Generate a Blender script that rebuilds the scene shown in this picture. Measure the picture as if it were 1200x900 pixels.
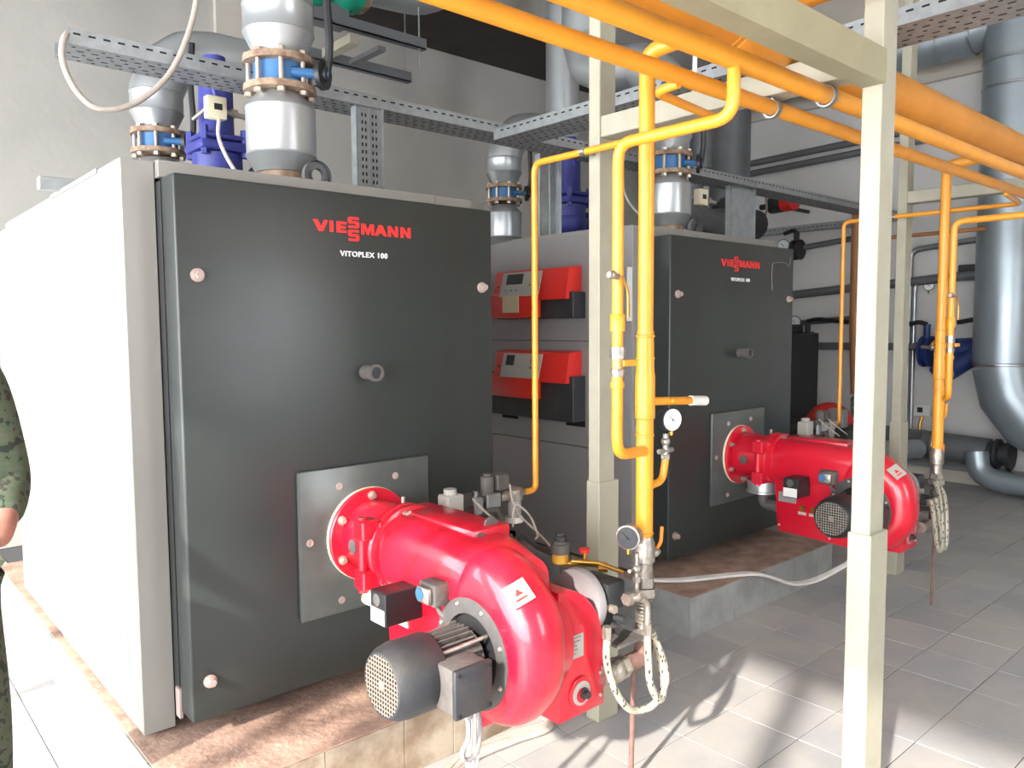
import bpy, bmesh, math, random
from mathutils import Vector, Matrix
random.seed(7)
for o in list(bpy.data.objects): bpy.data.objects.remove(o)
SC = bpy.context.scene
COL = SC.collection

# ---------------------------------------------------------------- camera
cam = bpy.data.cameras.new('camera')
co = bpy.data.objects.new('camera', cam); COL.objects.link(co)
yaw, pitch, roll = 0.7247, 0.0737, -0.0061
F = Vector((math.sin(yaw)*math.cos(pitch), math.cos(yaw)*math.cos(pitch), -math.sin(pitch)))
R = Vector((math.cos(yaw), -math.sin(yaw), 0)); U = R.cross(F)
R2 = R*math.cos(roll) + U*math.sin(roll); U2 = U*math.cos(roll) - R*math.sin(roll)
co.matrix_world = Matrix(((R2.x, U2.x, -F.x, -0.8097), (R2.y, U2.y, -F.y, -2.4271), (R2.z, U2.z, -F.z, 1.5162), (0, 0, 0, 1)))
cam.sensor_fit = 'HORIZONTAL'; cam.sensor_width = 36; cam.lens = 913.7/1200*36
cam.clip_start = 0.05
SC.camera = co

# ---------------------------------------------------------------- light
SUN_DIR = Vector((1.0, 0.34, -0.56)).normalized()
sun = bpy.data.lights.new('sun', 'SUN'); so = bpy.data.objects.new('sun', sun); COL.objects.link(so)
so.rotation_euler = SUN_DIR.to_track_quat('-Z', 'Y').to_euler(); so.location = (-8, -3, 6)
sun.energy = 9.0; sun.color = (1.0, 0.93, 0.84); sun.angle = math.radians(1.2)
w = bpy.data.worlds.new('sky'); SC.world = w; w.use_nodes = True
wb = w.node_tree.nodes['Background']; wb.inputs[0].default_value = (0.93, 0.965, 1.0, 1); wb.inputs[1].default_value = 11.5
SC.view_settings.view_transform = 'Standard'; SC.view_settings.look = 'None'
SC.view_settings.gamma = 1; SC.view_settings.use_curve_mapping = False
SC.view_settings.exposure = 0.35

# ---------------------------------------------------------------- materials
def lin(c): return tuple(((x/255)/12.92 if x/255 <= .04045 else ((x/255+.055)/1.055)**2.4) for x in c)
def mat(name, rgb, rough=.5, metal=0., noise=0., nscale=8., bump=0., bscale=60., rgb2=None, coat=0., lo=.35, hi=.65, stretch=None, trans=0.):
    m = bpy.data.materials.new(name); m.use_nodes = True; nt = m.node_tree; b = nt.nodes['Principled BSDF']
    c = lin(rgb); b.inputs['Base Color'].default_value = (*c, 1); b.inputs['Roughness'].default_value = rough
    b.inputs['Metallic'].default_value = metal
    if coat: b.inputs['Coat Weight'].default_value = coat; b.inputs['Coat Roughness'].default_value = .08
    if trans: b.inputs['Transmission Weight'].default_value = trans
    tc = nt.nodes.new('ShaderNodeTexCoord'); src = tc.outputs['Object']
    if stretch:
        mp = nt.nodes.new('ShaderNodeMapping'); mp.inputs['Scale'].default_value = stretch
        nt.links.new(src, mp.inputs[0]); src = mp.outputs[0]
    if noise or rgb2:
        n = nt.nodes.new('ShaderNodeTexNoise'); n.inputs['Scale'].default_value = nscale; n.inputs['Detail'].default_value = 6
        n.inputs['Roughness'].default_value = .6; nt.links.new(src, n.inputs['Vector'])
        r = nt.nodes.new('ShaderNodeValToRGB'); nt.links.new(n.outputs['Fac'], r.inputs[0])
        c2 = lin(rgb2) if rgb2 else tuple(x*(1-noise) for x in c)
        r.color_ramp.elements[0].position = lo; r.color_ramp.elements[1].position = hi
        r.color_ramp.elements[0].color = (*c2, 1); r.color_ramp.elements[1].color = (*c, 1)
        nt.links.new(r.outputs[0], b.inputs['Base Color'])
        mr = nt.nodes.new('ShaderNodeMapRange'); mr.inputs['To Min'].default_value = min(1, rough*1.25); mr.inputs['To Max'].default_value = rough*.85
        nt.links.new(n.outputs['Fac'], mr.inputs[0]); nt.links.new(mr.outputs[0], b.inputs['Roughness'])
    if bump:
        n2 = nt.nodes.new('ShaderNodeTexNoise'); n2.inputs['Scale'].default_value = bscale; n2.inputs['Detail'].default_value = 4
        nt.links.new(src, n2.inputs['Vector'])
        bp = nt.nodes.new('ShaderNodeBump'); bp.inputs['Strength'].default_value = bump; bp.inputs['Distance'].default_value = .01
        nt.links.new(n2.outputs['Fac'], bp.inputs['Height']); nt.links.new(bp.outputs[0], b.inputs['Normal'])
    return m
M = dict(
    wall=mat('painted_plaster', (176, 172, 166), .85, noise=.12, nscale=1.3, bump=.25, bscale=14),
    wallright=mat('plaster_with_painted_light', (206, 204, 202), .8, noise=.06, nscale=1.3, bump=.2, bscale=14),  # same paint as the other walls; extra light is put into the colour
    wallpale=mat('pale_plaster', (196, 188, 176), .85, noise=.1, nscale=2, bump=.2, bscale=20),
    ceiling=mat('ceiling_concrete', (150, 146, 142), .9, noise=.15, nscale=1.5, bump=.2),
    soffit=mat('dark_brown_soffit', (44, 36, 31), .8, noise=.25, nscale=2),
    grout=mat('floor_grout', (70, 70, 74), .9),
    screed=mat('dusty_cement_screed', (180, 150, 132), .9, rgb2=(140, 115, 101), nscale=9, bump=.5, bscale=40),
    ptile=mat('grey_ceramic_plinth_tile', (146, 146, 143), .35, rgb2=(124, 124, 122), nscale=7, lo=.3, hi=.6),
    ptile2=mat('cement_stained_plinth_tile', (158, 147, 130), .55, rgb2=(122, 104, 86), nscale=5, lo=.4, hi=.6, bump=.2),
    door=mat('dark_green_grey_enamel', (44, 49, 48), .32, noise=.1, nscale=4, bump=.06, bscale=220),
    cream=mat('light_grey_enamel', (140, 137, 132), .45, noise=.04, nscale=2),
    greyp=mat('silver_grey_panel', (138, 134, 135), .4, noise=.05, nscale=2),
    dgap=mat('dark_gap_metal', (38, 38, 40), .6),
    plate=mat('brushed_grey_plate', (92, 96, 94), .3, metal=.35, noise=.15, nscale=12),
    red=mat('burner_red_enamel', (200, 19, 44), .3, coat=.5, noise=.07, nscale=5),
    redtxt=mat('red_lettering', (222, 40, 40), .5),
    whitetxt=mat('white_lettering', (225, 228, 228), .5),
    panelred=mat('control_unit_red', (208, 42, 34), .42),
    black=mat('black_plastic', (32, 33, 36), .45, noise=.15, nscale=20),
    charcoal=mat('charcoal_painted_casting', (40, 42, 46), .5, rgb2=(58, 55, 53), nscale=9, lo=.3, hi=.55, bump=.1, bscale=90),
    dusty=mat('dusty_grey_casting', (92, 87, 84), .7, noise=.3, nscale=18, bump=.3),
    yellow=mat('gas_yellow_paint', (226, 150, 40), .38, noise=.12, nscale=9, coat=.15),
    header=mat('ochre_gas_header_paint', (206, 134, 40), .42, noise=.14, nscale=5),
    yellowd=mat('orange_brown_gas_paint', (168, 112, 66), .5, noise=.15, nscale=9),
    orange=mat('orange_handle', (232, 128, 32), .4),
    steel=mat('galvanised_steel', (176, 180, 182), .34, metal=.9, noise=.18, nscale=16),
    clad=mat('aluminium_pipe_cladding', (184, 188, 190), .33, metal=.75, noise=.05, nscale=4),
    duct=mat('galvanised_duct', (158, 168, 174), .36, metal=.6, noise=.08, nscale=3),
    darkclad=mat('dull_grey_cladding', (112, 114, 117), .45, metal=.35, noise=.12, nscale=6),
    nickel=mat('dull_nickel_fitting', (176, 168, 158), .4, metal=.8, noise=.3, nscale=50, bump=.3, bscale=80),
    brass=mat('brass', (176, 132, 62), .35, metal=.9),
    rust=mat('rusty_rod', (122, 92, 84), .8, noise=.3, nscale=30),
    flange=mat('rusty_beige_flange', (158, 138, 116), .7, rgb2=(112, 84, 66), nscale=22),
    bolt=mat('zinc_bolt', (188, 176, 164), .4, metal=.7),
    pink=mat('dusty_pinkish_bolt', (160, 142, 134), .6),
    bluevalve=mat('cobalt_valve_paint', (52, 57, 134), .42, noise=.2, nscale=8),
    blue=mat('light_blue_valve', (60, 110, 160), .45, noise=.15, nscale=10),
    navy=mat('navy_valve', (34, 54, 112), .45, noise=.2, nscale=10),
    green=mat('pump_green', (22, 140, 112), .45, noise=.15, nscale=8),
    post=mat('cream_painted_steel', (160, 155, 137), .5, noise=.12, nscale=6, bump=.15, bscale=60),
    post2=mat('olive_cream_steel', (146, 139, 112), .55, noise=.12, nscale=6, bump=.1),
    ringgrey=mat('grey_casting', (74, 71, 70), .55, noise=.2, nscale=20),
    grille=mat('dusty_grille', (118, 108, 98), .6),
    white=mat('white_plastic', (214, 212, 206), .5),
    whitecable=mat('white_cable_sheath', (200, 196, 190), .5, noise=.12, nscale=30),
    conduit=mat('beige_conduit', (176, 164, 154), .6, noise=.15, nscale=30),
    graycable=mat('grey_cable_sheath', (128, 124, 122), .6),
    tray=mat('galvanised_tray', (158, 161, 162), .45, metal=.4, noise=.2, nscale=20),
    hole=mat('dark_slot', (16, 16, 18), .8),
    dial=mat('gauge_dial', (232, 236, 238), .4),
    glass=mat('dusty_clear_plastic', (196, 196, 196), .25, trans=.5),
    label=mat('pale_label', (168, 164, 156), .5),
    paper=mat('yellowed_paper', (192, 176, 142), .8),
    cream_ring=mat('cream_ring', (226, 216, 186), .5),
    skin=mat('skin', (176, 122, 106), .55, noise=.15, nscale=30),
    hair=mat('dark_hair', (44, 34, 28), .8),
    boot=mat('black_leather', (24, 22, 22), .5),
    amber=mat('amber_glass_bowl', (196, 150, 60), .3),
    mwool=mat('torn_mineral_wool', (132, 116, 104), .95, noise=.4, nscale=30, bump=1., bscale=40),
)
def hosemat():
    m = bpy.data.materials.new('braided_hose'); m.use_nodes = True; nt = m.node_tree; b = nt.nodes['Principled BSDF']
    b.inputs['Roughness'].default_value = .45; b.inputs['Metallic'].default_value = .4
    tc = nt.nodes.new('ShaderNodeTexCoord'); wv = nt.nodes.new('ShaderNodeTexVoronoi'); wv.inputs['Scale'].default_value = 55
    mp = nt.nodes.new('ShaderNodeMapping'); mp.inputs['Scale'].default_value = (1.6, 1.6, .7); nt.links.new(tc.outputs['Object'], mp.inputs[0])
    nt.links.new(mp.outputs[0], wv.inputs['Vector'])
    r = nt.nodes.new('ShaderNodeValToRGB'); r.color_ramp.elements[0].color = (*lin((62, 58, 50)), 1); r.color_ramp.elements[1].color = (*lin((184, 178, 160)), 1)
    r.color_ramp.elements[0].position = .26; r.color_ramp.elements[1].position = .33
    nt.links.new(wv.outputs['Distance'], r.inputs[0]); nt.links.new(r.outputs[0], b.inputs['Base Color']); return m
M['hose'] = hosemat()
def camomat():
    m = bpy.data.materials.new('camouflage_cloth'); m.use_nodes = True; nt = m.node_tree; b = nt.nodes['Principled BSDF']
    b.inputs['Roughness'].default_value = .9
    tc = nt.nodes.new('ShaderNodeTexCoord'); n = nt.nodes.new('ShaderNodeTexNoise'); n.inputs['Scale'].default_value = 26; n.inputs['Detail'].default_value = 3
    nt.links.new(tc.outputs['Object'], n.inputs['Vector']); r = nt.nodes.new('ShaderNodeValToRGB'); cr = r.color_ramp; cr.interpolation = 'CONSTANT'
    cr.elements[0].color = (*lin((38, 44, 38)), 1); cr.elements[0].position = 0
    cr.elements[1].color = (*lin((70, 82, 62)), 1); cr.elements[1].position = .42
    for p, c in ((.52, (78, 84, 68)), (.6, (50, 50, 44))): e = cr.elements.new(p); e.color = (*lin(c), 1)
    nt.links.new(n.outputs['Fac'], r.inputs[0]); nt.links.new(r.outputs[0], b.inputs['Base Color']); return m
M['camo'] = camomat()
def tilemat(name, base, dirt, far=False):
    m = bpy.data.materials.new(name); m.use_nodes = True; nt = m.node_tree; b = nt.nodes['Principled BSDF']
    tc = nt.nodes.new('ShaderNodeTexCoord'); g = nt.nodes.new('ShaderNodeNewGeometry')
    n = nt.nodes.new('ShaderNodeTexNoise'); n.inputs['Scale'].default_value = 2.2; n.inputs['Detail'].default_value = 8; n.inputs['Roughness'].default_value = .65
    nt.links.new(g.outputs['Position'], n.inputs['Vector'])
    r = nt.nodes.new('ShaderNodeValToRGB'); r.color_ramp.elements[0].position = .36; r.color_ramp.elements[1].position = .66
    r.color_ramp.elements[0].color = (*lin(base), 1); r.color_ramp.elements[1].color = (*lin(dirt), 1)
    nt.links.new(n.outputs['Fac'], r.inputs[0])
    oi = nt.nodes.new('ShaderNodeObjectInfo'); mr = nt.nodes.new('ShaderNodeMapRange'); mr.inputs['To Min'].default_value = .92; mr.inputs['To Max'].default_value = 1.06
    nt.links.new(oi.outputs['Random'], mr.inputs[0])
    mx = nt.nodes.new('ShaderNodeVectorMath'); mx.operation = 'SCALE'; nt.links.new(r.outputs[0], mx.inputs[0]); nt.links.new(mr.outputs[0], mx.inputs['Scale'])
    nt.links.new(mx.outputs[0], b.inputs['Base Color'])
    mr2 = nt.nodes.new('ShaderNodeMapRange'); mr2.inputs['To Min'].default_value = .34; mr2.inputs['To Max'].default_value = .62
    nt.links.new(n.outputs['Fac'], mr2.inputs[0]); nt.links.new(mr2.outputs[0], b.inputs['Roughness'])
    return m
M['tile'] = tilemat('grey_floor_tile', (156, 156, 158), (178, 173, 166))

# ---------------------------------------------------------------- mesh helpers
def frame(d):
    d = Vector(d).normalized(); a = Vector((0, 0, 1)) if abs(d.z) < .9 else Vector((1, 0, 0))
    u = d.cross(a).normalized(); return u, d.cross(u).normalized(), d
def worldloc(o):
    v = Vector((0, 0, 0))
    while o: v += o.location; o = o.parent
    return v
class B:
    def __init__(s): s.bm = bmesh.new()
    def box(s, x0, x1, y0, y1, z0, z1, bev=0, seg=1, rot=None, piv=None):
        r = bmesh.ops.create_cube(s.bm, size=1); vs = r['verts']
        for v in vs: v.co = Vector(((x0+x1)/2+v.co.x*(x1-x0), (y0+y1)/2+v.co.y*(y1-y0), (z0+z1)/2+v.co.z*(z1-z0)))
        if bev:
            es = list({e for v in vs for e in v.link_edges})
            rr = bmesh.ops.bevel(s.bm, geom=es, offset=bev, segments=seg, profile=.5, affect='EDGES')
            vs = list({v for f in rr['faces'] for v in f.verts} | {v for v in vs if v.is_valid})
        if rot:
            p = Vector(piv) if piv else Vector(((x0+x1)/2, (y0+y1)/2, (z0+z1)/2))
            for v in vs: v.co = p + rot @ (v.co-p)
        return s
    def ring(s, c, u, v, r, n): return [s.bm.verts.new(Vector(c)+u*(r*math.cos(2*math.pi*i/n))+v*(r*math.sin(2*math.pi*i/n))) for i in range(n)]
    def lathe(s, c, d, prof, n=24, cap=True):
        u, v, d = frame(d); c = Vector(c); rs = []
        for h, r in prof: rs.append(s.ring(c+d*h, u, v, max(r, 1e-4), n))
        for a, b in zip(rs, rs[1:]):
            for i in range(n): s.bm.faces.new((a[i], a[(i+1) % n], b[(i+1) % n], b[i]))
        if cap:
            s.bm.faces.new(rs[0][::-1]); s.bm.faces.new(rs[-1])
        return s
    def cyl(s, a, b, r, n=20, r2=None):
        a = Vector(a); b = Vector(b); L = (b-a).length
        return s.lathe(a, b-a, [(0, r), (L, r if r2 is None else r2)], n)
    def tube(s, pts, r, bend=0, n=14, seg=5, cap=True):
        P = [Vector(p) for p in pts]; Q = [P[0]]
        for i in range(1, len(P)-1):
            if bend <= 0: Q.append(P[i]); continue
            d1 = (P[i-1]-P[i]); d2 = (P[i+1]-P[i]); bb = min(bend, d1.length*.49, d2.length*.49)
            a = P[i]+d1.normalized()*bb; c = P[i]+d2.normalized()*bb
            for k in range(seg+1):
                t = k/seg; Q.append(a*(1-t)**2+P[i]*2*t*(1-t)+c*t*t)
        Q.append(P[-1]); u = None; rs = []
        for i, q in enumerate(Q):
            d = (Q[min(i+1, len(Q)-1)]-Q[max(i-1, 0)]).normalized()
            if u is None: u = frame(d)[0]
            u = (u-d*u.dot(d)); u = u.normalized() if u.length > 1e-5 else frame(d)[0]
            v = d.cross(u); rr = r[i] if isinstance(r, (list, tuple)) else r
            rs.append(s.ring(q, u, v, rr, n))
        for a, b in zip(rs, rs[1:]):
            for i in range(n): s.bm.faces.new((a[i], a[(i+1) % n], b[(i+1) % n], b[i]))
        if cap: s.bm.faces.new(rs[0][::-1]); s.bm.faces.new(rs[-1])
        return s
    def curve(s, pts, r, n=10, sub=6):       # smooth Catmull-Rom tube
        P = [Vector(p) for p in pts]; P = [P[0]*2-P[1]]+P+[P[-1]*2-P[-2]]; Q = []
        for i in range(1, len(P)-2):
            for k in range(sub):
                t = k/sub; Q.append(.5*((2*P[i])+(P[i+1]-P[i-1])*t+(2*P[i-1]-5*P[i]+4*P[i+1]-P[i+2])*t*t+(3*P[i]-P[i-1]-3*P[i+1]+P[i+2])*t**3))
        Q.append(P[-2]); return s.tube(Q, r, 0, n)
    def prism(s, pts, axis, a, b, bev=0, seg=2):
        def mk(p, h):
            if axis == 'x': return Vector((h, p[0], p[1]))
            if axis == 'y': return Vector((p[0], h, p[1]))
            return Vector((p[0], p[1], h))
        lo = [s.bm.verts.new(mk(p, a)) for p in pts]; hi = [s.bm.verts.new(mk(p, b)) for p in pts]; n = len(pts)
        fs = [s.bm.faces.new(lo[::-1]), s.bm.faces.new(hi)]
        for i in range(n): fs.append(s.bm.faces.new((lo[i], lo[(i+1) % n], hi[(i+1) % n], hi[i])))
        if bev: bmesh.ops.bevel(s.bm, geom=list({e for f in fs for e in f.edges}), offset=bev, segments=seg, profile=.5, affect='EDGES')
        return s
    def hex(s, c, d, r, h): return s.lathe(c, d, [(0, r), (h, r)], 6)
    def ball(s, c, r, sc=(1, 1, 1), n=16):
        q = bmesh.ops.create_uvsphere(s.bm, u_segments=n, v_segments=max(6, n*2//3), radius=r)
        for v in q['verts']: v.co = Vector((v.co.x*sc[0], v.co.y*sc[1], v.co.z*sc[2]))+Vector(c)
        return s
    def build(s, name, m, parent=None, ang=35, label=None, shift=None):
        bmesh.ops.recalc_face_normals(s.bm, faces=s.bm.faces)
        off = worldloc(parent) if parent else Vector((0, 0, 0))
        if shift: off = off-Vector(shift)
        if off.length: bmesh.ops.translate(s.bm, vec=-off, verts=s.bm.verts)
        me = bpy.data.meshes.new(name); s.bm.to_mesh(me); s.bm.free()
        for p in me.polygons: p.use_smooth = True
        me.set_sharp_from_angle(angle=math.radians(ang))
        me.materials.append(M[m] if isinstance(m, str) else m)
        o = bpy.data.objects.new(name, me); COL.objects.link(o)
        if parent: o.parent = parent
        if label: o['label'] = label
        return o
def thing(name, label, cat, loc, group=None):
    o = bpy.data.objects.new(name, None); COL.objects.link(o); o.location = loc; o.empty_display_size = .1
    o['label'] = label; o['category'] = cat
    if group: o['group'] = group
    return o
def tag(o, label, cat, group=None):
    o['label'] = label; o['category'] = cat
    if group: o['group'] = group
    return o
def struct(o): o['kind'] = 'structure'; return o
def V(*a): return Vector(a)

# ---------------------------------------------------------------- the room
XL, XR, YB, YF, ZC = -3.2, 7.38, 3.9, -6.0, 5.2
floor = struct(B().box(XL-.2, XR+.2, YF-.2, YB+.2, -.12, -.004).build('floor', 'grout'))
tile_me = None; S = .295
def in_plinth(x, y):
    h = S/2
    return (x-h > -.135 and x+h < 1.275 and y-h > -.285) or (x-h > 2.275 and x+h < 3.71 and y-h > -.24)
cands = []
for i in range(-12, 23):
    for j in range(-9, 16):
        cx, cy = 1.205+S*(i+.5), -.463+S*(j+.5)
        if cx < XL+.2 or cx > XR-.15 or cy > YB-.15 or in_plinth(cx, cy): continue
        d = V(cx, cy, 0)-co.location; z = d.dot(F)
        if z < .5: continue
        px, py = 600+913.7*d.dot(R2)/z, 450-913.7*d.dot(U2)/z
        if not (-60 < px < 1260 and 545 < py < 1000): continue
        if px < 30 and py < 700: continue
        if 230 < px < 640 and py < 760: continue
        if 640 < px < 1000 and py < 600: continue
        cands.append((z, cx, cy, i, j))
cands.sort()
for k, (z, cx, cy, i, j) in enumerate(cands[:298]):
    if tile_me is None:
        t = B().box(-S/2+.0018, S/2-.0018, -S/2+.0018, S/2-.0018, -.004, 0, .001).build('tile', 'tile', floor); tile_me = t.data; t.location = (cx, cy, 0)
    else:
        t = bpy.data.objects.new('tile', tile_me); COL.objects.link(t); t.parent = floor
        t.location = (cx, cy, random.uniform(-.0008, .0004))
done = {(i, j) for _, _, _, i, j in cands[:298]}
b = B()
for i in range(-15, 21):
    for j in range(-18, 15):
        if (i, j) in done: continue
        cx, cy = 1.205+S*(i+.5), -.463+S*(j+.5)
        if cx < XL+.1 or cx > XR-.1 or cy < YF or cy > YB-.1 or (in_plinth(cx, cy)): continue
        b.box(cx-S/2+.0018, cx+S/2-.0018, cy-S/2+.0018, cy+S/2-.0018, -.004, -.0004)
o = b.build('far_tiles', 'tile', floor); o['kind'] = 'stuff'
struct(B().box(XL-.2, XR+.2, YB, YB+.2, 0, ZC).build('wall_back', 'wall'))
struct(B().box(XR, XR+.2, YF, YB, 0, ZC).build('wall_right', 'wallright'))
struct(B().box(XR-.06, XR, YF, YB, 3.84, ZC).build('trim_1', 'wallpale'))
struct(B().box(1.66, 2.25, YB-.05, YB, 2.9, 4.2).build('trim_2', 'wallpale'))
struct(B().box(XL-.2, XR+.2, YF-.2, YB+.2, ZC, ZC+.15).build('ceiling', 'ceiling'))
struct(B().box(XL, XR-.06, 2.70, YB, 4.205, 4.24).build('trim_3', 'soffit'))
struct(B().box(XL, XR-.06, 2.66, 2.70, 4.205, ZC).build('trim_4', 'ceiling'))
struct(B().box(XL, XR, YF-.2, YF, -.004, 1.0).box(XL, XR, YF-.2, YF, 4.2, ZC).box(XL, 1.4, YF-.2, YF, 1.0, 4.2).box(2.6, XR, YF-.2, YF, 1.0, 4.2).build('wall_front', 'wall'))
struct(B().box(1.4, 2.6, YF-.12, YF-.06, 1.0, 1.05).box(1.4, 2.6, YF-.12, YF-.06, 4.15, 4.2).box(1.96, 2.04, YF-.12, YF-.06, 1.0, 4.2).build('window_7', 'white'))  # unseen window behind the camera, added and placed for fill light
# left wall: band of tall windows with sun coming in
HEAD, SILL = 3.15, .12
wl = struct(B().box(XL-.2, XL, YF, YB, HEAD, ZC).box(XL-.2, XL, YF, YB, -.004, SILL).build('wall_left', 'wall'))
ms = [-5.7, -4.20, -2.71, -1.24, .27, 1.78, 3.3]
for k in range(len(ms)-1):
    y0, y1 = ms[k], ms[k+1]
    wf = struct(B().box(XL-.12, XL-.06, y0-.045, y0+.045, SILL, HEAD).box(XL-.12, XL-.06, y0, y1, HEAD-.04, HEAD).box(XL-.12, XL-.06, y0, y1, SILL, SILL+.05).build('window_%d' % (k+1), 'white'))
struct(B().box(XL-.2, XL, 3.3, YB, SILL, HEAD).box(XL-.2, XL, YF, -5.7, SILL, HEAD).build('wall_left_pier', 'wall'))

# ---------------------------------------------------------------- plinths
def plinth(x0, x1, y0, y1, z, label, tm, joints):
    t = thing('plinth', label, 'plinth', ((x0+x1)/2, (y0+y1)/2, 0), 'tiled boiler plinths')
    B().box(x0+.012, x1-.012, y0+.012, y1, -.004, z-.004).build('core', 'screed', t)
    B().box(x0+.006, x1-.006, y0+.006, y1, z-.004, z, .002).build('screed_top', 'screed', t)
    xs = [x0]+joints+[x1]
    for a, c in zip(xs, xs[1:]): B().box(a+.0015, c-.0015, y0, y0+.012, 0, z-.003, .001).build('tile', tm, t)
    y = y0+.012
    while y < y1-.02:
        y2 = min(y+.293, y1)
        B().box(x0, x0+.012, y+.0015, y2-.0015, 0, z-.003, .001).build('tile', 'ptile', t)
        B().box(x1-.012, x1, y+.0015, y2-.0015, 0, z-.003, .001).build('tile', 'ptile', t)
        y = y2
    return t
plinth(-.135, 1.275, -.285, 2.7, .2, 'low plinth with cement-stained brown tiles under the nearer boiler', 'ptile2', [.08, .30, .593, .80, 1.03])
plinth(2.275, 3.71, -.24, 2.7, .2, 'low plinth with clean grey tiles under the farther boiler', 'ptile', [2.36, 2.655, 2.95, 3.24, 3.535])

# ---------------------------------------------------------------- lettering
def text(body, x, y, z, size, m, parent, name, bold=.0, sx=1.0, thick=.0015, rot=(math.pi/2, 0, 0), spacing=1.0):
    cu = bpy.data.curves.new(name, 'FONT'); cu.body = body; cu.size = size; cu.align_x = 'CENTER'; cu.align_y = 'CENTER'
    cu.extrude = thick; cu.offset = bold*size; cu.space_character = spacing; cu.resolution_u = 3
    tmp = bpy.data.objects.new(name, cu); COL.objects.link(tmp)
    dg = bpy.context.evaluated_depsgraph_get(); me = bpy.data.meshes.new_from_object(tmp.evaluated_get(dg))
    bpy.data.objects.remove(tmp); me.name = name; me.materials.clear(); me.materials.append(M[m])
    o = bpy.data.objects.new(name, me); COL.objects.link(o)
    from mathutils import Euler
    rm = Euler(rot).to_matrix().to_4x4(); me.transform(Matrix.Translation(V(x, y, z)) @ rm @ Matrix.Diagonal((sx, 1, 1, 1)))
    if parent: me.transform(Matrix.Translation(-worldloc(parent))); o.parent = parent
    return o

# ---------------------------------------------------------------- boilers
def hexbolt(c, d, r, parent, m='pink', name='bolt', h=.03):
    b = B(); c = V(*c); d = V(*d)
    b.lathe(c, d, [(0, r*1.25), (h*.3, r*1.25), (h*.35, r*.95), (h*.55, r*.95)], 18); b.hex(c+d*h*.55, d, r*.75, h*.45)
    return b.build(name, m, parent)
def glyph(polys, x0, x1, z0, z1, y, parent):
    b = B()
    for k, pl in enumerate(polys):
        b.prism([(x0+(x1-x0)*p[0], z0+(z1-z0)*p[1]) for p in pl], 'y', y-.0016-.0001*k, y)
    return b.build('red_lettering', 'redtxt', parent)
BAR = .27
GV = [[(0, 1), (.31, 1), (.52, .40), (.73, 1), (1, 1), (.66, 0), (.36, 0)]]
GI = [[(0, 0), (1, 0), (1, 1), (0, 1)]]
GE = [[(0, 0), (1, 0), (1, .24), (.36, .24), (.36, .39), (.92, .39), (.92, .61), (.36, .61), (.36, .76), (1, .76), (1, 1), (0, 1)]]
GS = [[(.04, 0), (.86, 0), (1, .12), (1, .50), (.88, .62), (.30, .62), (.30, .78), (.96, .78), (.96, 1), (.14, 1), (0, .88), (0, .50), (.12, .40), (.70, .40), (.70, .22), (.04, .22)]]
GM = [[(0, 0), (.22, 0), (.22, .62), (.42, 0), (.58, 0), (.78, .62), (.78, 0), (1, 0), (1, 1), (.70, 1), (.5, .45), (.30, 1), (0, 1)]]
GA = [[(0, 0), (.27, 0), (.37, .24), (.63, .24), (.73, 0), (1, 0), (.64, 1), (.36, 1)]]
GN = [[(0, 0), (.28, 0), (.28, .58), (.70, 0), (1, 0), (1, 1), (.72, 1), (.72, .42), (.30, 1), (0, 1)]]
def logo(t, dx, dy):
    z0, z1 = 1.8425, 1.8805
    for g, x0, x1 in ((GV, .451, .506), (GI, .512, .526), (GE, .5385, .577), (GM, .636, .687), (GA, .689, .741), (GN, .745, .788), (GN, .799, .843)):
        glyph(g, x0+dx, x1+dx, z0, z1, dy, t)
    glyph(GS, .583+dx, .627+dx, 1.862, 1.900, dy, t); glyph(GS, .583+dx, .627+dx, 1.817, 1.856, dy, t)
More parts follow.
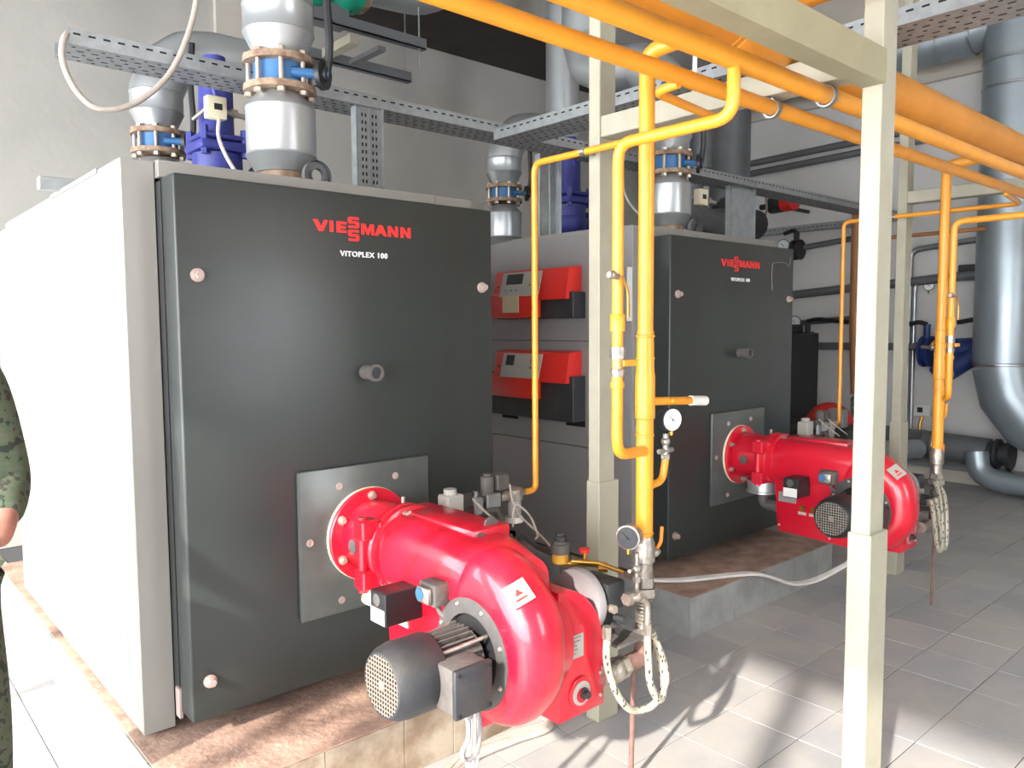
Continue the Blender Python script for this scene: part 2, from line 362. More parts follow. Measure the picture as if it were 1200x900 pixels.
def boiler(dx, dy, label, second):
    X = lambda v: v+dx
    Y = lambda v: v+dy
    t = thing('boiler', label, 'boiler', (X(.62), Y(1.2), .2), 'large floor standing boilers')
    W = 1.2338; xl, xr2 = -.0995, 1.333; ZT = 2.0375
    B().box(X(xl+.02), X(xr2-.02), Y(.2), Y(2.1), .213, ZT-.01).box(X(xl+.1), X(xr2-.1), Y(2.1), Y(2.65), .75, ZT-.05).build('body_core', 'dgap', t)
    pm = 'greyp' if second else 'cream'
    ys = [.172, .304, 1.293, 2.12] if not second else [.172, .35, 2.12]
    if not second:
        for a, c in zip(ys, ys[1:]): B().box(X(xl), X(xl+.025), Y(a+.0015), Y(c-.0015), .213, ZT-.004, .002).build('side_panel', 'cream', t)
        B().box(X(xl+.03), X(xl+.1), Y(2.12), Y(2.66), .75, ZT-.004, .002).build('side_panel', 'cream', t)
    else:
        B().box(X(xl), X(xl+.025), Y(.172), Y(.335), .213, ZT-.004, .002).build('side_panel', 'greyp', t)
        for z0, z1 in ((.213, .838), (.838, 1.432), (1.432, ZT-.004)):
            B().box(X(xl), X(xl+.025), Y(.338), Y(2.12), z0+.0015, z1-.0015, .002).build('side_panel', 'greyp', t)
        for y0, y1 in ((1.06, 1.21), (.50, .65)):
            B().box(X(xl-.002), X(xl+.004), Y(y0), Y(y1), .95, 1.0, .002).build('cable_slot', 'hole', t)
    B().box(X(xr2-.025), X(xr2), Y(.172), Y(2.12), .213, ZT-.004, .002).build('side_panel', pm, t)
    B().box(X(xl), X(xr2), Y(.172), Y(2.12), ZT-.004, ZT, .001).build('top_panel', 'cream', t)
    # stepped fold strip along the top edge of the near side
    B().box(X(xl-.004), X(xl+.01), Y(.42), Y(1.1), ZT-.012, ZT+.004).build('top_trim', 'cream', t)
    B().box(X(xl), X(-.0026), Y(.163), Y(.172), .213, ZT-.002, .001).build('front_post', 'cream', t)
    B().box(X(1.236), X(xr2), Y(.163), Y(.172), .213, ZT-.002, .001).build('front_post', 'cream', t)
    B().box(X(0), X(1.05), Y(.13), Y(.172), 1.985, ZT, .001).build('front_fascia', 'cream', t)
    B().box(X(1.052), X(1.236), Y(.13), Y(.172), 1.985, ZT, .001).build('front_fascia', 'cream', t)
    B().box(X(.0), X(.012), Y(.118), Y(.163), .25, 1.97).build('hinge_bar', 'dgap', t)
    B().box(X(.012), X(1.22), Y(.114), Y(.2), .26, 1.98).build('insulation_core', 'dgap', t)
    if not second: B().box(X(-.008), X(.004), Y(.10), Y(.135), .262, .36, .002).build('hinge_bracket', 'pink', t)
    d = B().box(X(0), X(W), Y(0), Y(.112), .28, 1.98, .007, 3).build('door', 'door', t)
    for x, z in ((.06, 1.678), (1.178, 1.672), (.055, .405), (1.178, .405)):
        hexbolt((X(x), Y(0), z), (0, -1, 0), .0165, d)
    pb = B().cyl((X(.641), Y(0), 1.357), (X(.641), Y(-.06), 1.357), .026, 20).lathe((X(.641), Y(-.055), 1.357), (0, -1, 0), [(0, .03), (.022, .03), (.022, .021), (.012, .02)], 20, cap=False)
    pb.build('sight_tube', 'dusty', d); B().cyl((X(.641), Y(-.06), 1.357), (X(.641), Y(-.072), 1.357), .021, 18).build('sight_glass', 'charcoal', d)
    p = B().box(X(.362), X(.898), Y(-.02), Y(0), .512, 1.032, .009, 2).build('burner_plate', 'plate', t)
    for x, z in ((.515, .965), (.745, .972), (.40, .785), (.515, .56), (.745, .56), (.865, .785)):
        B().lathe((X(x), Y(-.02), z), (0, -1, 0), [(0, .013), (.003, .013), (.004, .009), (.001, .008)], 16).build('screw', 'pink', p)
    logo(t, dx, dy)
    text('VITOPLEX 100', X(.646), Y(-.001), 1.771, .0255, 'whitetxt', t, 'white_lettering', .02, 1.08, spacing=1.12)
    # rear flue collar
    B().cyl((X(.62), Y(2.6), 1.35), (X(.62), Y(2.85), 1.35), .2).build('flue_collar', 'darkclad', t)
    if second:
        B().curve([(X(.98), Y(-.003), 1.86), (X(1.0), Y(-.004), 1.885), (X(1.12), Y(-.004), 1.89), (X(1.17), Y(-.003), 1.87), (X(1.19), Y(-.003), 1.93)], .0022, 6).build('wire', 'graycable', t)
        B().curve([(X(.98), Y(-.003), 1.86), (X(.975), Y(-.004), 1.80), (X(.985), Y(-.004), 1.72)], .0022, 6).build('wire', 'graycable', t)
    return t
boiler(0, 0, 'nearer large boiler with dark green-grey door and sunlit pale side', False)
boiler(2.466, .044, 'farther large boiler with near-black door, behind the yellow gas riser', True)
# lifting lugs
for x, y, l in ((.627, .30, 'steel lifting eye on top of the nearer boiler, beside the clad pipe'), (2.466+.627, .34, 'steel lifting eye on top of the farther boiler')):
    o = B().lathe((x, y-.012, 2.0375+.05), (0, 1, 0), [(0, .056), (.024, .056), (.024, .026), (0, .026)], 24, cap=False)
    bm = o.bm
    o.box(x-.056, x+.056, y-.012, y+.012, 2.0375, 2.062)
    tag(o.build('lifting_eye', 'darkclad'), l, 'lifting eye', 'lifting eyes')
b = B().box(-.17, .35, .93, .98, 2.0375, 2.085, .002)
tag(b.build('steel_bar', 'tray'), 'short grey steel bar lying across the top of the nearer boiler', 'bar')

# control units on the side of the farther boiler
XS = 2.366
def control(zt, zb, ybk, label, low):
    t = thing('control_unit', label, 'control unit', (XS-.05, .92, zb), 'red control units')
    y0, y1 = .57, 1.185
    B().box(XS-.10, XS, y0-.03, y1+(.08 if low else 0), zb-(.115 if low else .005), zb+.14, .004).build('base_housing', 'charcoal', t)
    B().prism([(XS, zt), (XS-.10, zt-.01), (XS-.13, zb+.1), (XS, zb+.1)], 'y', y0, y1, .004).build('red_housing', 'panelred', t)
    B().prism([(XS-.105, zt-.13), (XS-.145, zt-.15), (XS-.14, zb), (XS-.105, zb)], 'y', y0+.22, y1+.005, .004).build('front_flap', 'panelred', t)
    f = B().prism([(XS-.106, zt-.02), (XS-.112, zt-.02), (XS-.148, zt-.16), (XS-.142, zt-.16)], 'y', y0+.20, y1-.08, .001).build('control_face', 'label', t)
    ya = 1.08
    if not low:
        B().prism([(XS-.112, zt-.03), (XS-.117, zt-.03), (XS-.132, zt-.09), (XS-.127, zt-.09)], 'y', .92, 1.06).build('display', 'black', f)
        B().box(XS-.152, XS-.147, .93, 1.07, zb+.03, zt-.155).build('paper_note', 'paper', t)
        for k in range(3): B().cyl((XS-.138, .96+.045*k, zt-.125), (XS-.144, .96+.045*k, zt-.125), .007, 10).build('button', 'greyp', f)
    else:
        B().prism([(XS-.112, zt-.03), (XS-.117, zt-.03), (XS-.132, zt-.09), (XS-.127, zt-.09)], 'y', 1.0, 1.07).build('display', 'black', f)
        B().cyl((XS-.122, .83, zt-.06), (XS-.138, .83, zt-.065), .017, 16).build('dial_knob', 'greyp', f)
    for yy in (1.13, .85, .81):
        B().cyl((XS-.125, yy, zt-.1), (XS-.135, yy, zt-.1), .006, 8).build('button', 'charcoal', f)
    return t
control(1.85, 1.565, 0, 'upper red control unit with display and yellowed note, on the farther boiler side', False)
control(1.378, 1.10, 0, 'lower red control unit with small display above the black cable slots', True)
tag(B().box(2.278, 2.318, .212, .216, 1.54, 1.82).build('paper_sheet', 'white', shift=(.045, -.004, 0)), 'white paper strip fixed to the grey front post of the farther boiler', 'paper')

# ---------------------------------------------------------------- steel frame
def column(x, y, label, ztop=ZC, zs=.93):
    t = thing('steel_column', label, 'column', (x+.05, y+.03, 0), 'painted steel columns')
    B().box(x, x+.088, y, y+.054, zs-.03, ztop, .003).build('upper_post', 'post', t)
    B().box(x-.005, x+.108, y-.006, y+.06, 0, zs, .003).build('lower_post', 'post', t)
    return t
column(1.347, -1.488, 'nearest cream steel column with stepped lower half, right of centre')
column(1.347, -.479, 'cream steel column behind the yellow bypass pipe, between the boilers')
column(3.99, -.50, 'farther cream steel column right of the second burner')
tag(B().box(1.352, 1.43, -1.434, -.479, 2.20, 2.275, .003).build('crossbeam', 'post'), 'white crossbeam joining the two nearer steel columns', 'beam', 'white crossbeams')
tag(B().box(3.995, 4.075, -2.6, -.50, 2.22, 2.29, .003).build('crossbeam', 'post'), 'white crossbeam running out from the farther steel column', 'beam', 'white crossbeams')
tag(B().box(-3.2, 1.347, -1.50, -1.43, 2.155, 2.245, .003).build('crossbeam', 'post2'), 'olive-cream crossbeam over the yellow pipes, ending at the nearest column', 'beam')

# ---------------------------------------------------------------- yellow gas pipes
def pipe(pts, r, name, label, bend=.04, m='yellow', group=None, n=18):
    return tag(B().tube(pts, r, bend, n).build(name, m), label, 'pipe', group)
pipe([(-3.2, -1.315, 2.167), (7.36, -1.315, 2.175)], .0255, 'gas_pipe', 'nearer of the two parallel yellow overhead gas pipes', group='overhead gas pipes')
pipe([(-3.2, -1.145, 2.167), (7.36, -1.145, 2.175)], .0225, 'gas_pipe', 'farther of the two parallel yellow overhead gas pipes', group='overhead gas pipes')
hd = thing('gas_header', 'thick yellow-orange gas header lying on the crossbeams', 'pipe', (2, -1.167, 2.275))
B().tube([(-3.2, -1.167, 2.352), (7.36, -1.167, 2.352)], .074, 0, 32).build('header_pipe', 'header', hd)
B().tube([(1.10, -1.167, 2.352), (1.12, -1.167, 2.352)], .077, 0, 32).build('weld_seam', 'header', hd)
B().tube([(3.34, -1.167, 2.352), (3.35, -1.167, 2.352)], .0755, 0, 32).build('weld_seam', 'header', hd)
B().tube([(1.25, -1.167, 2.352), (1.25, -1.167, 2.47), (1.25, -2.3, 2.47)], .088, .12, 28, 8).lathe((1.12, -1.167, 2.345), (1, 0, 0), [(0, .074), (.03, .083), (.24, .083), (.27, .074)], 28).build('branch_tee', 'header', hd)
def clamp(c, r, d, label, rod=.06):
    t = thing('pipe_clamp', label, 'clamp', c, 'pipe clamps')
    c = V(*c); d = V(*d)
    u, v, dd = frame(d)
    B().lathe(c-dd*.009, dd, [(0, r), (0, r+.005), (.018, r+.005), (.018, r)], 24, cap=False).build('ring', 'steel', t)
    B().box(c.x-.006, c.x+.006, c.y-.006, c.y+.006, c.z+r, c.z+r+rod).cyl((c.x, c.y+r+.004, c.z-.012), (c.x, c.y+r+.004, c.z+.03), .003, 8).build('hanger_rod', 'steel', t)
    return t
clamp((1.385, -1.315, 2.167), .0255, (1, 0, 0), 'steel clamp on the nearer overhead gas pipe under the crossbeam', .012)
clamp((1.385, -1.145, 2.167), .0225, (1, 0, 0), 'steel clamp on the farther overhead gas pipe under the crossbeam', .014)

def gauge(c, face, r, label, stem=None, case='black', face_m='dial'):
    t = thing('pressure_gauge', label, 'gauge', c)
    c = V(*c); d = V(*face).normalized()
    B().lathe(c-d*.036, d, [(0, r*.55), (.004, r*.93), (.034, r*.97), (.04, r), (.042, r*.9)], 28).build('case', case, t)
    dl = B().lathe(c+d*.0055, d, [(0, r*.89), (.001, r*.89)], 28).build('dial', face_m, t)
    u, v, dd = frame(d)
    tk = B()
    for k in range(19):
        a = math.radians(-45+270*k/18); q = u*math.cos(a)+V(0, 0, 1)*math.sin(a)
        tk.tube([c+d*.0075+q*r*.68, c+d*.0075+q*r*.8], r*.013, 0, 4)
    o = tk.build('tick_marks', 'black', dl); o['kind'] = 'stuff'
    a = V(0, 0, 1)*.55+u*.6
    B().tube([c+d*.0085-a*r*.3, c+d*.0085+a*r*.75], r*.028, 0, 5).ball(c+d*.0085, r*.08, n=8).build('needle', 'black', t)
    if stem: B().cyl(c-V(0, 0, r*.9), c-V(0, 0, stem), .0065, 10).build('stem', 'brass', t)
    return t
def riser(x, y, far):
    w = 'second' if far else 'first'
    lab = 'slender yellow gas riser beyond the nearest column, feeding the farther burner' if far else 'thick yellow gas riser in front of the central column'
    t = thing('gas_riser', lab, 'pipe', (x, y, .5), 'gas risers')
    B().tube([(x, y, .845), (x, y, 2.335), (x, -1.10, 2.345)], .024, .045, 20).build('riser_pipe', 'yellow', t)
    B().lathe((x, y, .86), (0, 0, 1), [(0, .027), (.365, .027), (.37, .031), (.5, .031), (.515, .028), (.64, .026)], 22).build('thick_section', 'yellow', t)
    for z in (1.48, 1.412, 1.172, .862): B().lathe((x, y, z), (0, 0, 1), [(0, .026), (.002, .0295), (.006, .0295), (.008, .026)], 20).build('weld_ring', 'yellow', t)
    # valve body and flexible bellows below
    B().lathe((x, y, .74), (0, 0, 1), [(0, .027), (.03, .027), (.035, .034), (.095, .034), (.105, .029), (.115, .027)], 20).build('ball_valve_body', 'nickel', t)
    v = B().hex((x, y, .665), (0, 0, 1), .042, .028).hex((x, y, .695), (0, 0, 1), .034, .03).lathe((x, y, .72), (0, 0, 1), [(0, .028), (.03, .028)], 16)
    v.build('union_nut', 'nickel', t)
    pr = [(0, .024)]
    for k in range(9): pr += [(.004+k*.0115, .021), (.009+k*.0115, .0275), (.013+k*.0115, .0275)]
    B().lathe((x, y, .562), (0, 0, 1), pr+[(.112, .024)], 20).build('bellows', 'nickel', t)
    B().hex((x, y, .527), (0, 0, 1), .034, .036).build('union_nut', 'nickel', t)
    B().tube([(x, y, .53), (x, y, .462), (x-.10, y, .462)], .029, .05, 18, 6).build('elbow', 'rust', t)
    B().hex((x-.09, y, .462), (-1, 0, 0), .036, .028).lathe((x-.118, y, .462), (-1, 0, 0), [(0, .03), (.012, .038), (.03, .038), (.06, .03), (.075, .03)], 18).build('inlet_union', 'nickel', t)
    # small side cock with orange lever
    B().cyl((x+.02, y, .792), (x+.075, y, .792), .008, 12).ball((x+.055, y, .792), .015).build('side_cock', 'nickel', t)
    B().tube([(x+.06, y, .80), (x+.085, y, .82), (x+.09, y, .87)], .006, .01, 10).build('cock_lever', 'orange', t)
    if not far:
        B().cyl((x+.02, y, 1.28), (x+.24, y, 1.268), .0135, 14).build('stub_pipe', 'yellow', t)
        B().cyl((x+.235, y, 1.268), (x+.32, y, 1.262), .0165, 14).build('stub_cap', 'white', t)
        B().ball((x+.12, y-.014, 1.276), .009, n=10).build('stub_screw', 'yellow', t)
    zz = 1.04 if not far else 1.07
    B().tube([(x+.02, y, 1.01), (x+.09, y, 1.02), (x+.105, y, 1.09)], .012, .025, 12).build('gauge_branch', 'yellow', t)
    B().cyl((x+.105, y, 1.085), (x+.105, y, 1.17), .009, 10).hex((x+.105, y, 1.088), (0, 0, 1), .015, .016).ball((x+.105, y, 1.145), .015, n=12).cyl((x+.07, y, 1.115), (x+.14, y, 1.115), .008, 10).build('gauge_cock', 'nickel', t)
    return t
riser(1.10, -.894, False); riser(3.60, -.85, True)
gauge((1.22, -.905, 1.215), (.0-.25, -.9, 0), .039, 'black-cased white pressure gauge right of the thick gas riser', .05)
gauge((3.71, -.86, 1.245), (.7, -.7, 0), .036, 'small pressure gauge on the farther gas riser', .05)
gauge((.985, -.925, .878), (-.93, -.36, 0), .038, 'silver-cased grey-faced pressure gauge left of the gas riser, above the flexible hoses', .05, 'nickel', 'charcoal')
b = B().cyl((1.02, -.93, .825), (1.02, -.93, .70), .007, 10).ball((1.02, -.93, .775), .015).cyl((.985, -.93, .775), (1.06, -.90, .775), .006, 10).hex((1.02, -.93, .735), (0, 0, 1), .013, .018).cyl((1.02, -.93, .87), (1.08, -.90, .84), .007)
tag(b.build('gauge_cock', 'nickel'), 'small nickel cock below the silver-cased gauge', 'valve')
def bypass(x, y, yd, xe, far):
    t = thing('bypass_pipe', 'thin yellow bypass pipe with valve '+('beside the farther gas riser' if far else 'left of the thick gas riser'), 'pipe', (x, y, 1.1), 'bypass pipes')
    B().tube([(x, yd, 2.15), (x, yd, 2.03), (x, y, 2.03), (x, y, 1.14), (xe, y+.04, 1.128)], .0165, .05, 16).build('pipe_run', 'yellow', t)
    B().lathe((x, y, 1.5), (0, 0, 1), [(0, .022), (.045, .022), (.05, .019)], 16).build('coupling', 'yellow', t)
    B().lathe((x, y, 1.335), (0, 0, 1), [(0, .019), (.006, .021), (.02, .019)], 16).build('coupling', 'yellow', t)
    B().lathe((x, y, 1.37), (0, 0, 1), [(0, .02), (.02, .022), (.022, .017), (.05, .017), (.052, .023), (.085, .023)], 8).build('valve_body', 'nickel', t)
    B().box(x-.005, x+.05, y-.03, y-.022, 1.40, 1.418, .002).build('valve_handle', 'yellow', t)
    B().cyl((x-.05, y-.01, 1.66), (x-.01, y-.01, 1.655), .009, 12).ball((x-.035, y-.01, 1.66), .013, n=10).build('test_cock', 'nickel', t)
    B().tube([(x-.01, y-.025, 1.655), (x+.01, y-.03, 1.62), (x+.012, y-.03, 1.54)], .004, .02, 8).build('cock_lever', 'brass', t)
bypass(.912, -.943, -1.315, 1.09, False)
bypass(3.50, -.93, -2.3, 3.58, True)
def pilot(x, y, xq, yrun, lab, cc, ylv=.865):
    t = thing('pilot_gas_pipe', lab, 'pipe', (x, y, .9), 'pilot gas pipes')
    B().tube([(xq, -1.147, 2.15), (xq, yrun-.05, 2.145), (x, yrun, 2.145), (x, y, 2.145), (x, y, ylv), (x-.06, y, ylv)], .0125, .04, 14).build('pipe_run', 'yellow', t)
    B().lathe((x, cc, 2.145), (0, 1, 0), [(-.01, .013), (-.01, .019), (.01, .019), (.01, .013)], 16, cap=False).box(x, x+.05, cc-.008, cc+.008, 2.138, 2.15).build('clamp', 'steel', t)
pilot(1.296, -.187, .915, -1.02, 'thin yellow pilot gas pipe dropping in front of the red control units', -.45)
pilot(3.955, -.143, 3.55, -1.09, 'thin yellow pilot gas pipe left of the nearest column, down to the farther burner', -.44, .90)

# pilot valve trains
def valvetrain(x, y, z, lab, gl):
    t = thing('pilot_valve_train', lab, 'valve', (x-.2, y, z), 'pilot valve trains')
    B().cyl((x-.06, y, z), (x-.42, y, z), .011, 12).lathe((x-.14, y, z), (-1, 0, 0), [(0, .016), (.03, .022), (.05, .016)], 12).build('pipe_nipple', 'nickel', t)
    B().lathe((x-.115, y, z+.03), (0, 0, -1), [(0, .02), (.01, .034), (.05, .034), (.052, .03)], 20).box(x-.15, x-.08, y-.02, y+.02, z-.015, z+.025, .006).build('filter_head', 'nickel', t)
    B().lathe((x-.115, y, z-.02), (0, 0, -1), [(0, .028), (.07, .028)], 20).build('filter_bowl', 'glass', t)
    B().lathe((x-.115, y, z-.088), (0, 0, -1), [(0, .034), (.02, .036), (.022, .03)], 20).build('filter_cap', 'white', t)
    B().box(x-.275, x-.205, y-.03, y+.03, z-.03, z+.025, .005).build('valve_body', 'steel', t)
    B().lathe((x-.25, y, z+.02), (0, 0, 1), [(0, .026), (.068, .026), (.07, .015), (.078, .015)], 18).build('solenoid_coil', 'dusty', t)
    B().box(x-.222, x-.16, y-.028, y+.028, z+.03, z+.09, .006).build('plug_box', 'dusty', t)
    B().box(x-.335, x-.29, y-.03, y+.03, z-.045, z+.02, .006).cyl((x-.31, y, z-.02), (x-.31, y, z+.04), .012).build('regulator', 'steel', t)
    B().box(x-.46, x-.385, y-.032, y+.032, z-.035, z+.045, .005).lathe((x-.425, y, z+.045), (0, 0, 1), [(0, .024), (.02, .024)], 14).build('pressure_switch', 'label', t)
    B().box(x-.384, x-.34, y-.025, y+.025, z-.01, z+.045, .004).build('switch_plug', 'charcoal', t)
    B().tube([(x-.30, y-.02, z-.04), (x-.22, y-.02, z-.035), (x-.20, y-.03, z-.09), (x-.28, y-.06, z-.12)], .012, .03, 12).build('gas_tube', 'dusty', t)
    if gl:
        for k, pts in enumerate(([(x-.165, y-.03, z+.05), (x-.15, y-.05, z-.05), (x-.11, y-.15, z-.14), (x-.14, y-.3, z-.20)],
                                 [(x-.34, y-.02, z+.02), (x-.325, y-.1, z-.03), (x-.33, y-.2, z-.05)],
                                 [(x-.3, y-.2, z-.06), (x-.27, y-.18, z+.01), (x-.22, y-.2, z-.03), (x-.2, y-.22, z-.10), (x-.23, y-.24, z-.11)])):
            tag(B().curve(pts, .0042, 8).build('signal_cable', 'conduit'), ['thin beige cable hanging from the pilot solenoid to the burner', 'thin beige cable from the pressure switch down to the burner', 'thin beige cable looped above the nearer burner'][k], 'cable', 'thin signal cables')
    else:
        for k in range(2): B().curve([(x-.2-.1*k, y-.02, z+.05), (x-.19-.1*k, y-.08, z), (x-.2-.1*k, y-.15, z-.04)], .004, 8).build('cable', 'conduit', t)
valvetrain(1.296, -.187, .865, 'grey pilot gas valves and clear filter behind the nearer burner', True)
valvetrain(3.955, -.143, .90, 'small grey pilot gas valves behind the farther burner', False)

# ---------------------------------------------------------------- burners
def burner(dx, dy, label, far):
    A = lambda x, y, z: (x+dx, y+dy, z)
    t = thing('burner', label, 'burner', A(.63, -.5, .4), 'red dual fuel burners')
    fl = B().lathe(A(.63, -.02, .78), (0, -1, 0), [(0, .163), (.002, .166), (.020, .166), (.024, .162)], 48).build('mounting_flange', 'red', t)
    B().lathe(A(.63, -.0195, .78), (0, -1, 0), [(0, .1675), (.012, .1675)], 48).build('gasket_ring', 'cream_ring', t)
    for k in range(6):
        a = math.radians(30+60*k); hexbolt(A(.63+.14*math.cos(a), -.044, .78+.14*math.sin(a)), (0, -1, 0), .0125, fl, 'bolt', 'flange_bolt', .02)
    B().lathe(A(.63, -.04, .78), (0, -1, 0), [(0, .118), (.01, .125), (.09, .127), (.17, .122), (.22, .124)], 40).build('burner_throat', 'red', t)
    B().lathe(A(.505, -.125, .775), (-1, 0, 0), [(0, .024), (.004, .024)], 20).build('sight_cover', 'dusty', t)
    B().lathe(A(.63, -.235, .78), (0, -1, 0), [(0, .135), (.004, .146), (.022, .146), (.03, .138), (.034, .138), (.036, .144), (.058, .144), (.062, .135)], 44).build('swivel_flange', 'red', t)
    # hinge on the left
    for z0, z1 in ((.660, .725), (.825, .892)): B().box(.462+dx, .53+dx, -.262+dy, -.20+dy, z0, z1, .005).build('hinge_knuckle', 'red', t)
    B().cyl(A(.482, -.228, .65), A(.482, -.228, .90), .017, 16).build('hinge_pin', 'red', t)
    B().box(.515+dx, .53+dx, -.28+dy, -.245+dy, .675, .885, .003).build('hinge_plate', 'red', t)
    B().cyl(A(.66, -.2, .895), A(.66, -.2, .935), .007, 10).cyl(A(.60, -.30, .90), A(.60, -.33, .905), .013, 12).build('locking_bolt', 'bolt', t)
    # collar and bent pipe below the throat
    B().lathe(A(.60, -.195, .66), (0, 0, -1), [(0, .088), (.055, .088), (.057, .094), (.066, .094), (.068, .07)], 32).build('air_collar', 'clad' if far else 'cream_ring', t)
    B().tube([A(.60, -.195, .60), A(.60, -.195, .525), A(.60, -.30, .525)], .030, .055, 18, 7).lathe(A(.60, -.275, .525), (0, -1, 0), [(0, .036), (.02, .036)], 18).build('pipe_elbow', 'dusty', t)
    # upper air duct: lofted from round throat to scroll
    bb = B(); secs = []
    for y, x0, x1, z0, z1, rr in ((-.285, .500, .760, .650, .908, .122), (-.34, .497, .765, .645, .908, .10), (-.45, .500, .765, .655, .905, .075), (-.60, .505, .760, .665, .900, .075), (-.74, .505, .745, .66, .893, .08), (-.84, .52, .735, .66, .865, .08)):
        ring = []
        for cx, cz, a0 in ((x1-rr, z1-rr, 0), (x0+rr, z1-rr, 90), (x0+rr, z0+rr, 180), (x1-rr, z0+rr, 270)):
            for k in range(7):
                a = math.radians(a0+15*k); ring.append(bb.bm.verts.new(A(cx+rr*math.cos(a), y, cz+rr*math.sin(a))))
        secs.append(ring)
    for p, q in zip(secs, secs[1:]):
        n = len(p)
        for k in range(n): bb.bm.faces.new((p[k], p[(k+1) % n], q[(k+1) % n], q[k]))
    bb.bm.faces.new(secs[0][::-1]); bb.bm.faces.new(secs[-1]); bb.build('air_duct', 'red', t, 50)
    # housing with flat side plate
    B().prism([(-.292+dy, .84), (-.300+dy, .80), (-.325+dy, .415), (-.80+dy, .395), (-.86+dy, .6), (-.80+dy, .80)], 'x', .516+dx, .74+dx, .012, 3).build('housing', 'red', t)
    for y, z in ((-.34, .45), (-.34, .62), (-.62, .43), (-.36, .75), (-.40, .745)): B().ball(A(.515, y, z), .007, n=8).build('rivet', 'bolt', t)
    B().box(.60+dx, .745+dx, -.66+dy, -.30+dy, .82, .914, .008, 2).build('top_cover', 'red', t)
    B().box(.66+dx, .79+dx, -.285+dy, -.16+dy, .835, .892, .004).build('side_cover', 'red', t)
    B().lathe(A(.625, -.655, .885), (0, -1, 0), [(0, .021), (.012, .021)], 16).build('cover_plug', 'dusty', t)
    if not far:
        pr = [A(.685, -.62, .915), A(.715, -.62, .925), A(.72, -.62, .955), A(.70, -.62, .975), A(.675, -.62, .965), A(.665, -.62, .935)]
        B().prism([(p[0], p[2]-.035) for p in pr], 'y', -.63, -.622).build('lifting_tab', 'dusty', t)
        tag(B().box(.80, .98, -.42, -.40, .78, .80).box(.965, .98, -.42, -.40, .60, .80).box(.80, .98, -.42, -.30, .795, .80).build('bracket', 'dusty'), 'grey angle bracket behind the nearer burner, under the pilot valves', 'bracket')
    # scroll (volute)
    bb = B(); N = 60; yc, zc = -.775+dy, .612; rows = []
    def RR(a):            # a: 0 = away from the door, 90 = down, increasing clockwise as seen from -x
        a = a % 360
        pts = [(0, .238), (45, .225), (90, .205), (135, .185), (180, .17), (230, .19), (270, .285), (315, .262), (360, .238)]
        for (a0, r0), (a1, r1) in zip(pts, pts[1:]):
            if a0 <= a <= a1:
                u = (a-a0)/(a1-a0); u = u*u*(3-2*u); return r0+(r1-r0)*u
    for k in range(N):
        a = 360*k/N; r = RR(a); ca, sa = math.cos(math.radians(a)), math.sin(math.radians(a)); prof = [(.505, .128), (.497, .145)]
        rd = .075
        for j in range(8):
            q = math.radians(90*j/7); prof.append((.497+rd*(1-math.cos(q)), r-rd+rd*math.sin(q)))
        prof += [(.60, r), (.635, r-.010), (.655, r-.03), (.664, r-.06), (.668, .17), (.74, .16), (.74, .01)]
        rows.append([bb.bm.verts.new((x+dx, yc-ca*rr, zc-sa*rr)) for x, rr in prof])
    for k in range(N):
        p, q = rows[k], rows[(k+1) % N]
        for j in range(len(p)-1): bb.bm.faces.new((p[j], q[j], q[j+1], p[j+1]))
    sc = bb.build('fan_scroll', 'red', t, 50)
    ra = V(0, -math.cos(math.radians(52)), math.sin(math.radians(52))); n = (V(-.5, 0, 0)+ra*.866).normalized()
    ta = V(0, -math.sin(math.radians(52)), -math.cos(math.radians(52))); up = ta.cross(n); up = up if up.z > 0 else -up
    c0 = V(.534+dx, yc, zc)+ra*(RR(308)-.0105)+n*.002; uu = up if up.x > 0 else -up; vv = -ta
    def lface(bb_, pts, off):
        lo = [bb_.bm.verts.new(c0+uu*a+vv*b_+n*(off-.003)) for a, b_ in pts]; hi = [bb_.bm.verts.new(c0+uu*a+vv*b_+n*off) for a, b_ in pts]; m = len(pts)
        bb_.bm.faces.new(hi); bb_.bm.faces.new(lo[::-1])
        for i_ in range(m): bb_.bm.faces.new((lo[i_], lo[(i_+1) % m], hi[(i_+1) % m], hi[i_]))
    lb = B(); lface(lb, ((-.033, -.033), (.033, -.033), (.033, .033), (-.033, .033)), .0035); lb.build('warning_label', 'label', sc)
    tr = B(); lface(tr, ((-.012, -.006), (.012, -.006), (0, .014)), .0042); lface(tr, ((-.017, -.020), (.017, -.020), (.017, -.014), (-.017, -.014)), .0042)
    tr.build('warning_triangle', 'redtxt', sc)
    # intake box behind the scroll
    ib = B(); pts = [(.728, .365), (.925, .365), (.925, .50)]
    for k in range(9):
        a = math.radians(10+80*k/8); pts.append((.728+.197*math.cos(a)**.8, .50+.255*math.sin(a)))
    pts.append((.728, .755))
    box = ib.prism([(p[0]+dx, p[1]) for p in pts], 'y', -.885+dy, -.66+dy, .006, 2).build('intake_box', 'red', t)
    B().lathe(A(.815, -.885, .437), (0, -1, 0), [(0, .048), (.006, .048), (.008, .044)], 30).build('damper_ring', 'red', t)
    B().lathe(A(.815, -.893, .437), (0, -1, 0), [(0, .036), (.002, .036)], 26).build('damper_scale', 'label', t)
    kn = B().lathe(A(.815, -.8945, .432), (0, -1, 0), [(0, .022), (.004, .022)], 20).build('damper_disc', 'red', t)
    B().lathe(A(.82, -.896, .437), (0, -1, 0), [(0, .017), (.008, .017), (.009, .012), (.022, .011)], 12).build('damper_knob', 'charcoal', t)
    B().box(.752+dx, .83+dx, -.887+dy, -.884+dy, .545, .615).build('rating_label', 'label', box)
    lt = B()
    for k in range(5): lt.box(.758+dx, .758+dx+random.uniform(.035, .065), -.8885+dy, -.887+dy, .606-k*.012, .609-k*.012)
    o = lt.build('rating_print', 'graycable', box); o['kind'] = 'stuff'
